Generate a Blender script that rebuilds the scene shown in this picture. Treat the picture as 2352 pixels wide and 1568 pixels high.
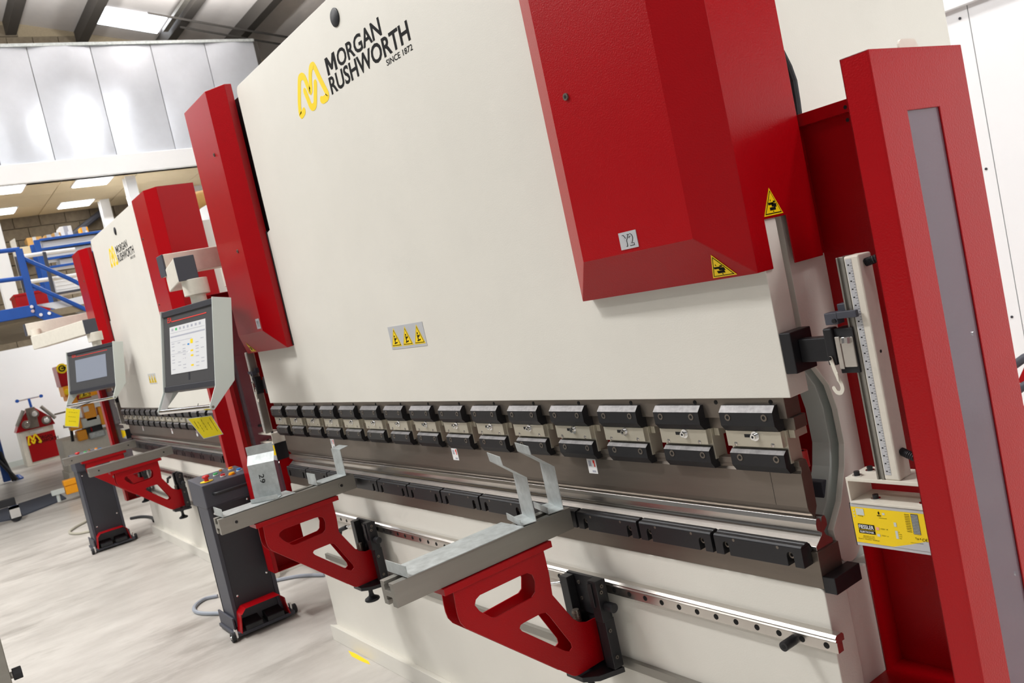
import bpy, bmesh, math, random
from mathutils import Vector, Matrix
random.seed(7)
for o in list(bpy.data.objects): bpy.data.objects.remove(o)
S = bpy.context.scene
COL = S.collection

# ------------------------------------------------------------------ camera
CPOS = Vector((1.2103, -1.3853, 1.4980)); FPX = 1989.4
YAW, PITCH, ROLL = math.radians(55.171), math.radians(-4.3766), math.radians(-12.4065)
FW = Vector((-math.sin(YAW)*math.cos(PITCH), math.cos(YAW)*math.cos(PITCH), math.sin(PITCH)))
RT = FW.cross(Vector((0, 0, 1))).normalized(); UP = RT.cross(FW)
RT, UP = RT*math.cos(ROLL)+UP*math.sin(ROLL), UP*math.cos(ROLL)-RT*math.sin(ROLL)
cam = bpy.data.cameras.new('camera'); camo = bpy.data.objects.new('camera', cam); COL.objects.link(camo)
M4 = Matrix((RT, UP, -FW)).transposed().to_4x4(); M4.translation = CPOS; camo.matrix_world = M4
cam.sensor_width = 36; cam.lens = FPX/2352*36; cam.clip_start = .02; cam.clip_end = 100
cam.dof.use_dof = True; cam.dof.focus_distance = 2.1; cam.dof.aperture_fstop = 9.0
S.camera = camo
S.view_settings.view_transform = 'Standard'; S.view_settings.look = 'None'
S.view_settings.exposure = 0.0; S.view_settings.gamma = 1.0; S.view_settings.use_curve_mapping = False

def at(x, y, ax, val):
    """pixel (2352x1568 frame) -> point on the plane ax = val"""
    d = FW+RT*((x-1176)/FPX)-UP*((y-784)/FPX); k = 'XYZ'.index(ax)
    return CPOS+d*((val-CPOS[k])/d[k])

# ------------------------------------------------------------------ world and lamps
W = bpy.data.worlds.new('World'); S.world = W; W.use_nodes = True
W.node_tree.nodes['Background'].inputs[0].default_value = (.93, .96, 1, 1)
W.node_tree.nodes['Background'].inputs[1].default_value = .14
def area(name, loc, sx, sy, power, rot=(0, 0, 0), color=(1, .993, .98)):
    l = bpy.data.lights.new(name, 'AREA'); l.shape = 'RECTANGLE'; l.size = sx; l.size_y = sy; l.energy = power; l.color = color
    o = bpy.data.objects.new(name, l); COL.objects.link(o); o.location = loc; o.rotation_euler = rot
    return o
LAMPS = [(-12.6, -3.2, 7.0, 120), (-9.2, -3.2, 7.0, 130), (-6.2, -3.2, 7.0, 150), (-3.4, -3.2, 7.0, 330), (4.1, .5, 5.4, 150), (-10.5, -7.0, 7.4, 80), (-5.5, -7.0, 7.4, 80), (-.5, -7.0, 7.4, 70)]  # the right-hand lamp is fill, added to light the right-facing sides
for x, y, z, e in LAMPS:
    area('hall_lamp_light', (x, y, z), 1.5, .5, e, (math.radians(10), 0, 0))
    area('added_roof_fill', (x, y, z+.16), 1.4, .4, 80, (math.pi, 0, 0))  # upward light added over each lamp to brighten the roof
for x in (-15.2, -11.5):
    area('back_lamp_light', (x, 2.6, 4.2 if x < -14 else 6.2), 1.2, .4, 130 if x < -14 else 60)
for y in (1.2, 3.8): area('added_far_roof_fill', (-13.0, y, 6.9), 1.4, .4, 330, (math.pi, 0, 0))  # unseen uplights added to lift the dark far end of the roof
for x in (-1.5, 2.2):
    area('back_lamp_light', (x, 2.4, 5.6), 1.5, .5, 100)

# ------------------------------------------------------------------ materials
def s2l(c): return tuple(((v/255)/12.92 if v/255 <= .04045 else ((v/255+.055)/1.055)**2.4) for v in c)
MATS = {}
def mat(name, rgb, rough=.5, metal=0, bump=0, bscale=200, var=0, vscale=6, alpha=1, emit=0, emit_rgb=None, coat=0, stretch=None, spec=.5, dark=.6):
    m = bpy.data.materials.new(name); m.use_nodes = True; nt = m.node_tree; p = nt.nodes['Principled BSDF']
    c = s2l(rgb)+(1,)
    p.inputs['Base Color'].default_value = c; p.inputs['Roughness'].default_value = rough; p.inputs['Metallic'].default_value = metal
    p.inputs['Specular IOR Level'].default_value = spec
    if coat: p.inputs['Coat Weight'].default_value = coat; p.inputs['Coat Roughness'].default_value = .15
    if alpha < 1: p.inputs['Alpha'].default_value = alpha
    if emit:
        p.inputs['Emission Color'].default_value = (s2l(emit_rgb)+(1,)) if emit_rgb else c; p.inputs['Emission Strength'].default_value = emit
    if bump or var:
        tc = nt.nodes.new('ShaderNodeTexCoord'); mp = nt.nodes.new('ShaderNodeMapping')
        nt.links.new(tc.outputs['Object'], mp.inputs[0])
        if stretch: mp.inputs['Scale'].default_value = stretch
    if var:
        n = nt.nodes.new('ShaderNodeTexNoise'); n.inputs['Scale'].default_value = vscale; n.inputs['Detail'].default_value = 6; n.inputs['Roughness'].default_value = .62
        r = nt.nodes.new('ShaderNodeValToRGB'); r.color_ramp.elements[0].position = .33; r.color_ramp.elements[1].position = .7
        r.color_ramp.elements[0].color = tuple(v*(1-var*dark*1.6) for v in c[:3])+(1,)
        r.color_ramp.elements[1].color = tuple(min(1, v*(1+var*.5)) for v in c[:3])+(1,)
        nt.links.new(mp.outputs[0], n.inputs[0]); nt.links.new(n.outputs[0], r.inputs[0]); nt.links.new(r.outputs[0], p.inputs['Base Color'])
    if bump:
        n2 = nt.nodes.new('ShaderNodeTexNoise'); n2.inputs['Scale'].default_value = bscale; n2.inputs['Detail'].default_value = 3
        b = nt.nodes.new('ShaderNodeBump'); b.inputs['Strength'].default_value = bump; b.inputs['Distance'].default_value = .001
        nt.links.new(mp.outputs[0], n2.inputs[0]); nt.links.new(n2.outputs[0], b.inputs['Height']); nt.links.new(b.outputs[0], p.inputs['Normal'])
    MATS[name] = m; return m
BEIGE = mat('beige_paint', (225, 222, 213), .42, bump=.25, bscale=260, var=.03, vscale=3)
RED = mat('red_paint', (162, 0, 11), .3, spec=.3, bump=.6, bscale=300, var=.04, vscale=4)
STEEL = mat('ground_steel', (128, 119, 110), .38, .75, bump=.04, bscale=150, var=.12, vscale=7, stretch=(.4, 1, 3))
BRIGHT = mat('bright_steel', (205, 200, 194), .24, .95, var=.1, vscale=9, stretch=(.3, 1, 3))
NICKEL = mat('nickel_plate', (196, 190, 174), .4, .55, var=.06, vscale=12)
BLACK = mat('black_oxide', (38, 38, 41), .38, .35, bump=.12, bscale=260)
WORNLIT = mat('worn_lit_edge', (120, 118, 118), .45, .5, var=.35, vscale=60)  # worn grey, kept pale so the light on the jaw bevels is in the colour
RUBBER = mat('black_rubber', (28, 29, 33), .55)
HOLE = mat('hole_black', (14, 14, 15), .8)
CHAR = mat('charcoal_paint', (66, 68, 78), .5, bump=.25, bscale=420)
CHARD = mat('dark_charcoal_paint', (44, 45, 52), .5, bump=.25, bscale=420)
GALV = mat('galvanised_steel', (188, 194, 194), .5, .5, var=.25, vscale=26, bump=.05, bscale=60)
GALVF = mat('galvanised_cladding', (226, 231, 240), .36, .4, var=.06, vscale=2.2, bump=.5, bscale=1.2)
ALU = mat('milled_aluminium', (150, 147, 140), .4, .7, var=.08, vscale=14, stretch=(1, .2, 2))
WHITE = mat('white_paint', (236, 237, 238), .5, var=.02, vscale=1.5)
CREAM = mat('cream_plastic', (226, 221, 208), .45, var=.06, vscale=30)
LGREY = mat('light_grey_powder', (205, 212, 208), .45, bump=.2, bscale=300)
PANEL = mat('panel_anthracite', (70, 70, 72), .42, bump=.1, bscale=300)
CHROME = mat('chrome', (225, 225, 225), .12, 1)
YELLOW = mat('yellow_film', (250, 214, 0), .45)
INK = mat('black_ink', (14, 14, 15), .7, spec=.15)
WINK = mat('white_ink', (238, 238, 238), .5)
LABEL = mat('silver_label', (196, 198, 202), .4, .2)
REDINK = mat('red_ink', (236, 60, 48), .5)
GREYINK = mat('grey_ink', (172, 174, 186), .5)
SCREEN = mat('lit_screen', (206, 207, 208), .3, emit=.18, emit_rgb=(214, 214, 216))
SCREENOFF = mat('idle_screen', (128, 134, 146), .25, emit=.12, emit_rgb=(138, 146, 160))
GLASS = mat('smoked_polycarbonate', (120, 112, 124), .12, alpha=.55, spec=.8)
BLUE = mat('blue_paint', (14, 78, 165), .42, var=.08, vscale=8)
ORANGE = mat('orange_plastic', (250, 165, 8), .45)
TAGY = mat('yellow_card', (244, 224, 30), .3)
CABLE = mat('grey_cable', (150, 156, 166), .5)
CABLEB = mat('beige_cable', (178, 174, 158), .5)
CARD = mat('cardboard', (196, 152, 88), .8, var=.15, vscale=10)
MATGREY = mat('rubber_mat', (74, 80, 94), .8, var=.1, vscale=30)
BLOCK = mat('concrete_block', (118, 106, 88), .9, var=.25, vscale=9, bump=.6, bscale=60)
MORTAR = mat('mortar', (150, 136, 112), .95, var=.1, vscale=30)
SOFFIT = mat('soffit_board', (226, 208, 172), .8, var=.04, vscale=4)
ROOFM = mat('roof_lining', (222, 216, 212), .8, var=.05, vscale=3)
PURLIN = mat('dark_purlin', (72, 68, 64), .6)
LAMP = mat('lamp_diffuser', (255, 255, 255), .5, emit=9)
SKYL = mat('rooflight', (240, 246, 255), .5, emit=5)
BTN = {k: mat('button_'+k, c, .35) for k, c in dict(green=(70, 190, 110), red=(205, 40, 42), yellow=(255, 190, 0), blue=(40, 140, 215), orange=(255, 150, 0), white=(235, 235, 230)).items()}

def floor_mat():
    m = bpy.data.materials.new('concrete_floor'); m.use_nodes = True; nt = m.node_tree; p = nt.nodes['Principled BSDF']
    tc = nt.nodes.new('ShaderNodeTexCoord'); L = nt.links.new
    def noise(scale, st, det=6):
        mp = nt.nodes.new('ShaderNodeMapping'); mp.inputs['Scale'].default_value = st; mp.inputs['Rotation'].default_value = (0, 0, .25)
        n = nt.nodes.new('ShaderNodeTexNoise'); n.inputs['Scale'].default_value = scale; n.inputs['Detail'].default_value = det; n.inputs['Roughness'].default_value = .65
        L(tc.outputs['Object'], mp.inputs[0]); L(mp.outputs[0], n.inputs[0]); return n
    a = noise(2.2, (1.6, .7, 1)); b = noise(1.3, (2.6, .8, 1), 8)
    r = nt.nodes.new('ShaderNodeValToRGB'); e = r.color_ramp.elements
    e[0].position = .3; e[0].color = s2l((170, 165, 158))+(1,); e[1].position = .65; e[1].color = s2l((199, 195, 188))+(1,)
    L(a.outputs[0], r.inputs[0])
    r2 = nt.nodes.new('ShaderNodeValToRGB'); r2.color_ramp.elements[0].position = .3; r2.color_ramp.elements[0].color = (.5, .48, .46, 1); r2.color_ramp.elements[1].position = .47; r2.color_ramp.elements[1].color = (1, 1, 1, 1)
    L(b.outputs[0], r2.inputs[0])
    mx = nt.nodes.new('ShaderNodeMix'); mx.data_type = 'RGBA'; mx.blend_type = 'MULTIPLY'; mx.inputs[0].default_value = .75
    L(r.outputs[0], mx.inputs[6]); L(r2.outputs[0], mx.inputs[7]); L(mx.outputs[2], p.inputs['Base Color'])
    p.inputs['Roughness'].default_value = .38
    return m
FLOOR = floor_mat()

# ------------------------------------------------------------------ mesh builder
class MB:
    def __init__(s): s.v = []; s.f = []; s.m = []
    def add(s, vs, fs, mi=0):
        n = len(s.v); s.v += [tuple(v) for v in vs]; s.f += [tuple(i+n for i in f) for f in fs]; s.m += [mi]*len(fs); return s
    def box(s, x0, x1, y0, y1, z0, z1, mi=0):
        vs = [(x, y, z) for x in (x0, x1) for y in (y0, y1) for z in (z0, z1)]
        return s.add(vs, [(0, 1, 3, 2), (4, 6, 7, 5), (0, 4, 5, 1), (2, 3, 7, 6), (0, 2, 6, 4), (1, 5, 7, 3)], mi)
    def obox(s, c, ax, ay, az, mi=0):
        c = Vector(c); ax, ay, az = Vector(ax), Vector(ay), Vector(az)
        vs = [c+ax*i+ay*j+az*k for i in (-1, 1) for j in (-1, 1) for k in (-1, 1)]
        return s.add(vs, [(0, 1, 3, 2), (4, 6, 7, 5), (0, 4, 5, 1), (2, 3, 7, 6), (0, 2, 6, 4), (1, 5, 7, 3)], mi)
    def prism(s, poly, axis, a, b, holes=(), mi=0):
        def P(u, v, t): return (t, u, v) if axis == 'X' else (u, t, v) if axis == 'Y' else (u, v, t)
        n = len(poly)
        if not holes:
            vs = [P(u, v, a) for u, v in poly]+[P(u, v, b) for u, v in poly]
            return s.add(vs, [tuple(range(n)), tuple(range(2*n-1, n-1, -1))]+[(i, i+n, (i+1) % n+n, (i+1) % n) for i in range(n)], mi)
        bm = bmesh.new(); loops = [poly]+list(holes); idx = []
        for lp in loops:
            r = [bm.verts.new((u, v, 0)) for u, v in lp]; idx.append(r)
            for i in range(len(r)): bm.edges.new((r[i], r[(i+1) % len(r)]))
        bmesh.ops.triangle_fill(bm, use_beauty=True, edges=bm.edges[:], normal=(0, 0, 1))
        bm.verts.index_update(); pts = [(v.co.x, v.co.y) for v in bm.verts]; tris = [tuple(v.index for v in f.verts) for f in bm.faces]
        N = len(pts); vs = [P(u, v, a) for u, v in pts]+[P(u, v, b) for u, v in pts]
        fs = tris+[tuple(reversed([i+N for i in t])) for t in tris]
        k = 0
        for lp in loops:
            m = len(lp); fs += [(k+i, k+i+N, k+(i+1) % m+N, k+(i+1) % m) for i in range(m)]; k += m
        bm.free(); return s.add(vs, fs, mi)
    def cyl(s, p0, p1, r0, r1=None, n=16, mi=0, caps=True):
        p0, p1 = Vector(p0), Vector(p1); r1 = r0 if r1 is None else r1
        d = (p1-p0).normalized(); a = d.orthogonal().normalized(); b = d.cross(a)
        vs = []
        for p, r in ((p0, r0), (p1, r1)):
            vs += [p+a*(r*math.cos(2*math.pi*i/n))+b*(r*math.sin(2*math.pi*i/n)) for i in range(n)]
        fs = [(i, (i+1) % n, (i+1) % n+n, i+n) for i in range(n)]
        if caps: fs += [tuple(range(n-1, -1, -1)), tuple(range(n, 2*n))]
        return s.add(vs, fs, mi)
    def ring(s, p0, p1, ro, ri, n=16, mi=0):
        p0, p1 = Vector(p0), Vector(p1); d = (p1-p0).normalized(); a = d.orthogonal().normalized(); b = d.cross(a)
        vs = []
        for p in (p0, p1):
            for r in (ro, ri): vs += [p+a*(r*math.cos(2*math.pi*i/n))+b*(r*math.sin(2*math.pi*i/n)) for i in range(n)]
        fs = []
        for i in range(n):
            j = (i+1) % n
            fs += [(i, j, j+2*n, i+2*n), (i+n, i+3*n, j+3*n, j+n), (i+2*n, j+2*n, j+3*n, i+3*n), (i, i+n, j+n, j)]
        return s.add(vs, fs, mi)
    def tube(s, path, r, n=8, mi=0):
        path = [Vector(p) for p in path]; k = len(path); vs = []; ref = None
        for i, p in enumerate(path):
            d = (path[min(i+1, k-1)]-path[max(i-1, 0)]).normalized()
            if ref is None: ref = d.orthogonal().normalized()
            ref = (ref-d*ref.dot(d)).normalized(); b = d.cross(ref)
            vs += [p+ref*(r*math.cos(2*math.pi*j/n))+b*(r*math.sin(2*math.pi*j/n)) for j in range(n)]
        fs = [(i*n+j, i*n+(j+1) % n, (i+1)*n+(j+1) % n, (i+1)*n+j) for i in range(k-1) for j in range(n)]
        fs += [tuple(range(n-1, -1, -1)), tuple(range((k-1)*n, k*n))]
        return s.add(vs, fs, mi)
    def lathe(s, c, prof, n=20, mi=0, axis=(0, 0, 1)):
        c = Vector(c); d = Vector(axis).normalized(); a = d.orthogonal().normalized(); b = d.cross(a); vs = []
        for r, h in prof: vs += [c+d*h+a*(r*math.cos(2*math.pi*i/n))+b*(r*math.sin(2*math.pi*i/n)) for i in range(n)]
        fs = [(k*n+i, k*n+(i+1) % n, (k+1)*n+(i+1) % n, (k+1)*n+i) for k in range(len(prof)-1) for i in range(n)]
        fs += [tuple(range(n-1, -1, -1)), tuple(range((len(prof)-1)*n, len(prof)*n))]
        return s.add(vs, fs, mi)
    def plate(s, pts, n, t, mi=0):
        """flat polygon (3D points) thickened by t along n"""
        n = Vector(n)*t; k = len(pts); vs = [Vector(p) for p in pts]+[Vector(p)+n for p in pts]
        return s.add(vs, [tuple(range(k)), tuple(range(2*k-1, k-1, -1))]+[(i, i+k, (i+1) % k+k, (i+1) % k) for i in range(k)], mi)
    def stroke(s, pts, w, O, R, U, N, t=.0008, mi=0):
        """smooth ribbon of width w along a polyline in the plane O,R,U, thickness t, round ends"""
        O, R, U, N = Vector(O), Vector(R), Vector(U), Vector(N); Q = [Vector((p[0], p[1])) for p in pts]; P = []
        for i in range(len(Q)-1):
            a, b, c, d = Q[max(i-1, 0)], Q[i], Q[i+1], Q[min(i+2, len(Q)-1)]
            for k in range(3):
                u = k/3; P.append(.5*((2*b)+(c-a)*u+(2*a-5*b+4*c-d)*u*u+(3*b-a-3*c+d)*u**3))
        P.append(Q[-1]); n = len(P); rows = []
        for i, p in enumerate(P):
            d = (P[min(i+1, n-1)]-P[max(i-1, 0)]).normalized(); rows.append((p, Vector((-d.y, d.x))*w/2, d))
        out = [p+q for p, q, d in rows]; inn = [p-q for p, q, d in rows]; e = rows[-1]; b0 = rows[0]
        cap1 = [e[0]+e[1]*math.cos(a)+e[2]*(w/2*math.sin(a)) for a in (math.pi*k/6 for k in range(1, 6))]
        cap0 = [b0[0]-b0[1]*math.cos(a)-b0[2]*(w/2*math.sin(a)) for a in (math.pi*k/6 for k in range(1, 6))]
        V = out+inn; T = lambda v, h: O+R*v.x+U*v.y+N*h
        vs = [T(v, t) for v in V+cap1+cap0]+[T(v, 0) for v in V+cap1+cap0]; M = len(V)+10; c1 = 2*n; c0 = 2*n+5
        fs = [(i, i+1, n+i+1, n+i) for i in range(n-1)]+[tuple([n-1]+list(range(c1, c1+5))+[2*n-1]), tuple([n]+list(range(c0, c0+5))+[0])]
        loop = list(range(n))+list(range(c1, c1+5))+list(range(2*n-1, n-1, -1))+list(range(c0, c0+5))
        fs += [(loop[k], loop[(k+1) % len(loop)], loop[(k+1) % len(loop)]+M, loop[k]+M) for k in range(len(loop))]
        return s.add(vs, fs, mi)
    def text(s, body, O, R, U, N, width=None, height=None, bold=0, t=.0006, mi=0, align='L'):
        cu = bpy.data.curves.new('t', 'FONT'); cu.body = body; cu.size = 1; cu.offset = bold; cu.resolution_u = 3
        ob = bpy.data.objects.new('t', cu); COL.objects.link(ob); dg = bpy.context.evaluated_depsgraph_get()
        me = ob.evaluated_get(dg).to_mesh(); vs = [v.co.copy() for v in me.vertices]; fs = [tuple(p.vertices) for p in me.polygons]
        ob.evaluated_get(dg).to_mesh_clear(); bpy.data.objects.remove(ob); bpy.data.curves.remove(cu)
        x0 = min(v.x for v in vs); x1 = max(v.x for v in vs); y0 = min(v.y for v in vs); y1 = max(v.y for v in vs)
        sy = height/(y1-y0) if height else None; sx = width/(x1-x0) if width else sy; sy = sy or sx
        O, R, U, N = Vector(O), Vector(R), Vector(U), Vector(N)
        off = 0 if align == 'L' else -(x1-x0)*sx/2 if align == 'C' else -(x1-x0)*sx
        return s.add([O+R*((v.x-x0)*sx+off)+U*((v.y-y0)*sy)+N*t for v in vs], fs, mi)
    def build(s, name, mats, parent=None, bevel=0, smooth=False, loc=None, fix=True):
        if not isinstance(mats, (list, tuple)): mats = [mats]
        me = bpy.data.meshes.new(name); me.from_pydata(s.v, [], s.f)
        for m in mats: me.materials.append(m)
        me.polygons.foreach_set('material_index', s.m)
        if fix:
            bm = bmesh.new(); bm.from_mesh(me); bmesh.ops.recalc_face_normals(bm, faces=bm.faces[:]); bm.to_mesh(me); bm.free()
        if smooth:
            me.polygons.foreach_set('use_smooth', [True]*len(me.polygons)); me.set_sharp_from_angle(angle=math.radians(38))
        o = bpy.data.objects.new(name, me); COL.objects.link(o)
        if bevel:
            b = o.modifiers.new('bevel', 'BEVEL'); b.width = bevel; b.segments = 2; b.limit_method = 'ANGLE'; b.angle_limit = math.radians(40)
        if parent: o.parent = parent
        if loc is not None: o.location = loc
        return o
def tag(o, label, cat, group=None):
    o['label'] = label; o['category'] = cat
    if group: o['group'] = group
    return o
def struct(o): o['kind'] = 'structure'; return o
def empty(name, loc, label, cat, group=None, rz=0):
    o = bpy.data.objects.new(name, None); COL.objects.link(o); o.location = loc; o.rotation_euler = (0, 0, rz); o.empty_display_size = .05
    return tag(o, label, cat, group)
def linkcopy(o, parent, loc=None):
    c = o.copy(); COL.objects.link(c); c.parent = parent
    if loc is not None: c.location = loc
    return c
def copy_tree(o, parent=None):
    kids = [k for k in bpy.data.objects if k.parent == o]
    c = o.copy(); COL.objects.link(c); c.parent = parent
    for k in kids: copy_tree(k, c)
    return c
X_, Y_, Z_ = Vector((1, 0, 0)), Vector((0, 1, 0)), Vector((0, 0, 1))
def arc(cx, cy, r, a0, a1, n=6):
    return [(cx+r*math.cos(math.radians(a0+(a1-a0)*i/n)), cy+r*math.sin(math.radians(a0+(a1-a0)*i/n))) for i in range(n+1)]

def warn_tri(mb, O, R, U, N, size, glyph=0, y=0, k=1):
    """yellow warning triangle, black border and pictogram; O is the bottom centre"""
    h = size*.9
    def tri(sc, zt):
        cy = h*.36; pts = [(-size/2*sc, cy-cy*sc), (size/2*sc, cy-cy*sc), (0, cy+(h-cy)*sc)]
        return [Vector(O)+Vector(R)*p[0]+Vector(U)*p[1]+Vector(N)*zt for p in pts]
    mb.plate(tri(1, 0), N, .0006, y); mb.plate(tri(.86, .0006), N, .0003, k); mb.plate(tri(.76, .0009), N, .0003, y)
    def q(x0, y0, x1, y1, sk=0): mb.plate([Vector(O)+Vector(R)*(a*size)+Vector(U)*(b*size)+Vector(N)*.0012 for a, b in ((x0, y0), (x1, y0+sk), (x1, y1+sk), (x0, y1))], N, .0003, k)
    if glyph == 0:
        q(-.16, .16, .14, .26); q(-.2, .34, .06, .42); q(-.04, .28, .2, .4, -.03); q(.06, .4, .16, .46); q(-.02, .1, .02, .14); q(-.08, .46, -.05, .52)
    else:
        q(-.16, .12, .16, .18, .05); q(-.1, .2, -.02, .44); q(-.02, .3, .14, .38, .06); q(-.08, .46, .02, .54)

# ================================================================== the setting
f = MB().box(-24, 8, -14, 12, -.1, 0).build('floor', FLOOR); struct(f)
q = [at(x, y, 'Z', .0) for x, y in ((800, 1494), (815, 1500), (846, 1518), (850, 1526), (832, 1519), (808, 1507))]
MB().plate(q, Z_, .0012).build('paint_mark', YELLOW, f)
WX = -17.4
p1, p2 = at(0, 47, 'X', WX), at(330, 95, 'X', WX); RS = (p2.z-p1.z)/(p2.y-p1.y)
def roofz(y): return p1.z+RS*(y-p1.y)
wl = struct(MB().prism([(-14, 2.05), (12, 2.05), (12, roofz(12)), (-14, roofz(-14))], 'X', WX-.3, WX-.04).build('wall_left', MORTAR))
bm_ = MB().box(0, .05, 0, .44, 0, .215).build('concrete_block', BLOCK, wl, bevel=.006); first = True
for r in range(36):
    z = 2.07+r*.226
    if 4.6 < z < 6.9: continue
    for c in range(16):
        y = -1.75+c*.451+(r % 2)*.225
        if z+.215 > roofz(y+.44): continue
        if z > 6 and (y < .2 or y > 4.6 ): continue
        if z < 5 and (y > 4): continue
        if first: bm_.location = (WX-.05, y, z); first = False
        else: linkcopy(bm_, wl, (WX-.05, y, z))
wp = struct(MB().box(WX+.1, WX+.2, -14, 1.9, 0, 2.12).build('wall_partition', WHITE))
MB().box(WX+.2, WX+.215, -14, 1.9, 0, .1).build('skirting', LGREY, wp)
# roof with purlins
rf = struct(MB().add([(-20, -14, roofz(-14)), (8, -14, roofz(-14)), (8, 12, roofz(12)), (-20, 12, roofz(12)), (-20, -14, roofz(-14)+.1), (8, -14, roofz(-14)+.1), (8, 12, roofz(12)+.1), (-20, 12, roofz(12)+.1)],
    [(0, 3, 2, 1), (4, 5, 6, 7), (0, 1, 5, 4), (1, 2, 6, 5), (2, 3, 7, 6), (3, 0, 4, 7)]).build('ceiling', ROOFM))
def roof_hit(px, py):
    d = FW+RT*((px-1176)/FPX)-UP*((py-784)/FPX)
    t = (p1.z+RS*(CPOS.y-p1.y)-CPOS.z)/(d.z-RS*d.y); return CPOS+d*t
for px in (30, 214, 431, 602):
    y = roof_hit(px, 0).y
    MB().prism([(y-.09, roofz(y)-.26), (y+.09, roofz(y)-.26), (y+.09, roofz(y)+.0), (y-.09, roofz(y)+.0)], 'X', -17.4, 6).build('purlin', PURLIN, rf)
for k in range(9):
    y = -1.0-k*1.5
    MB().prism([(y-.09, roofz(y)-.26), (y+.09, roofz(y)-.26), (y+.09, roofz(y)+.0), (y-.09, roofz(y)+.0)], 'X', -17.4, 6).build('purlin', PURLIN, rf)
q = [roof_hit(*p)-Z_*.03 for p in ((222, 12), (383, 38), (360, 74), (214, 50))]
MB().plate(q, (0, 0, 1), .02).build('rooflight', SKYL, rf)
for (a, b) in (((330, -8), (720, 63)), ((405, 26), (720, 82))):
    A, B = roof_hit(*a), roof_hit(*b)
    MB().tube([A-Z_*.3, (A+B)/2-Z_*.31, B-Z_*.3], .022, 6).build('tie_rod', PURLIN, rf)
MB().obox(at(118, 60, 'X', -15)*0+roof_hit(400, 6)-Z_*.2, (.9, 0, 0), (0, .05, 0), (0, 0, .03)).build('cable_tray', ALU, rf)
# galvanised upper fascia
FX = -14.2
ft = at(300, 97, 'X', FX).z; fb = at(0, 380, 'X', FX).z; sb = 4.53
fas = struct(MB().box(FX-.16, FX-.08, -4, at(595, 98, 'X', FX).y, sb, ft-.02).build('wall_fascia', PURLIN))
ys = [-4]+[at(x, y, 'X', FX).y for x, y in ((-330, 160), (-190, 160), (-55, 160), (75, 160), (220, 155), (358, 150), (482, 145), (592, 130))]
for i in range(len(ys)-1):
    n = 10; v = []; fs = []
    y0, y1 = ys[i]+.006, ys[i+1]-.006
    for k in range(n+1):
        t = k/n; yy = y0+(y1-y0)*t; b = .03*math.sin(math.pi*t)+random.uniform(-.003, .003)
        for j in range(7):
            zz = fb+(ft-fb)*j/6; v.append((FX-.05+b*(1+.6*math.sin(i*2+j*1.1)), yy, zz))
    fs = [(k*7+j, (k+1)*7+j, (k+1)*7+j+1, k*7+j+1) for k in range(n) for j in range(6)]
    m = MB().add(v, fs); k0 = len(v); m.box(FX-.08, FX-.052, y0, y1, fb, ft, 0)
    m.build('cladding_panel', GALVF, fas, smooth=True, fix=False)
MB().box(FX-.2, FX+.02, -4, ys[-1], sb, fb).build('edge_beam', WHITE, fas, bevel=.01)
MB().box(FX-.09, FX+.0, -4, ys[-1], ft-.03, ft+.02).build('capping', GALV, fas)
sf = struct(MB().box(WX, FX-.1, -4, 8, sb+.06, sb+.2).build('ceiling_soffit', PURLIN))
for i in range(3):
    for j in range(8):
        MB().box(WX+i*1.05+.006, WX+(i+1)*1.05-.006, -2.2+j*1.2+.006, -2.2+(j+1)*1.2-.006, sb, sb+.06).build('soffit_board', SOFFIT, sf)
def ceil_light(pts, label):
    v = [at(x, y, 'Z', sb-.012) for x, y in pts]
    c = sum(v, Vector())/4; o = empty('ceiling_light', c, label, 'light', 'lights under the mezzanine')
    MB().box(-.3, .3, -.3, .3, 0, .014).build('frame', WHITE, o)
    MB().box(-.27, .27, -.27, .27, -.012, .0).build('diffuser', LAMP, o)
ceil_light(((175, 430), (183, 408), (248, 407), (240, 428)), 'bright square ceiling light under the mezzanine nearest the white column')
ceil_light(((140, 478), (148, 460), (207, 459), (200, 476)), 'bright square ceiling light beside the dark block wall')
ceil_light(((-20, 445), (-12, 430), (35, 428), (30, 445)), 'bright square ceiling light cut by the left picture edge, upper one')
ceil_light(((-25, 495), (-18, 480), (15, 479), (8, 494)), 'bright square ceiling light cut by the left picture edge, lower one')
for k, (px, py, X, w, lab) in enumerate(((303, 440, -14.6, .17, 'white painted steel column right under the galvanised fascia'), (247, 500, -16.6, .17, 'white column standing before the dark block wall behind the boxes'), (3, 600, -13.9, .2, 'white column at the left picture edge behind the blue handrail'))):
    CB = 2.2 if k == 2 else 0
    p = at(px, py, 'X', X); o = empty('steel_column', (X, p.y, CB), lab, 'column')
    for q_ in (-.11, .09): MB().box(q_, q_+.02, -w/2, w/2, 0, sb-CB).build('flange', WHITE, o)
    MB().box(-.09, .09, -.012, .012, 0, sb-CB).build('web', WHITE, o)
    MB().box(-.16, .16, -w/2-.05, w/2+.05, 0, .02).build('base_plate', WHITE, o)
p = at(395, 470, 'X', -16.2)
wb = struct(MB().box(-16.3, -16.2, at(325, 430, 'X', -16.2).y, 9, 0, at(400, 405, 'X', -16.2).z).build('wall_office', WHITE))
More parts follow.
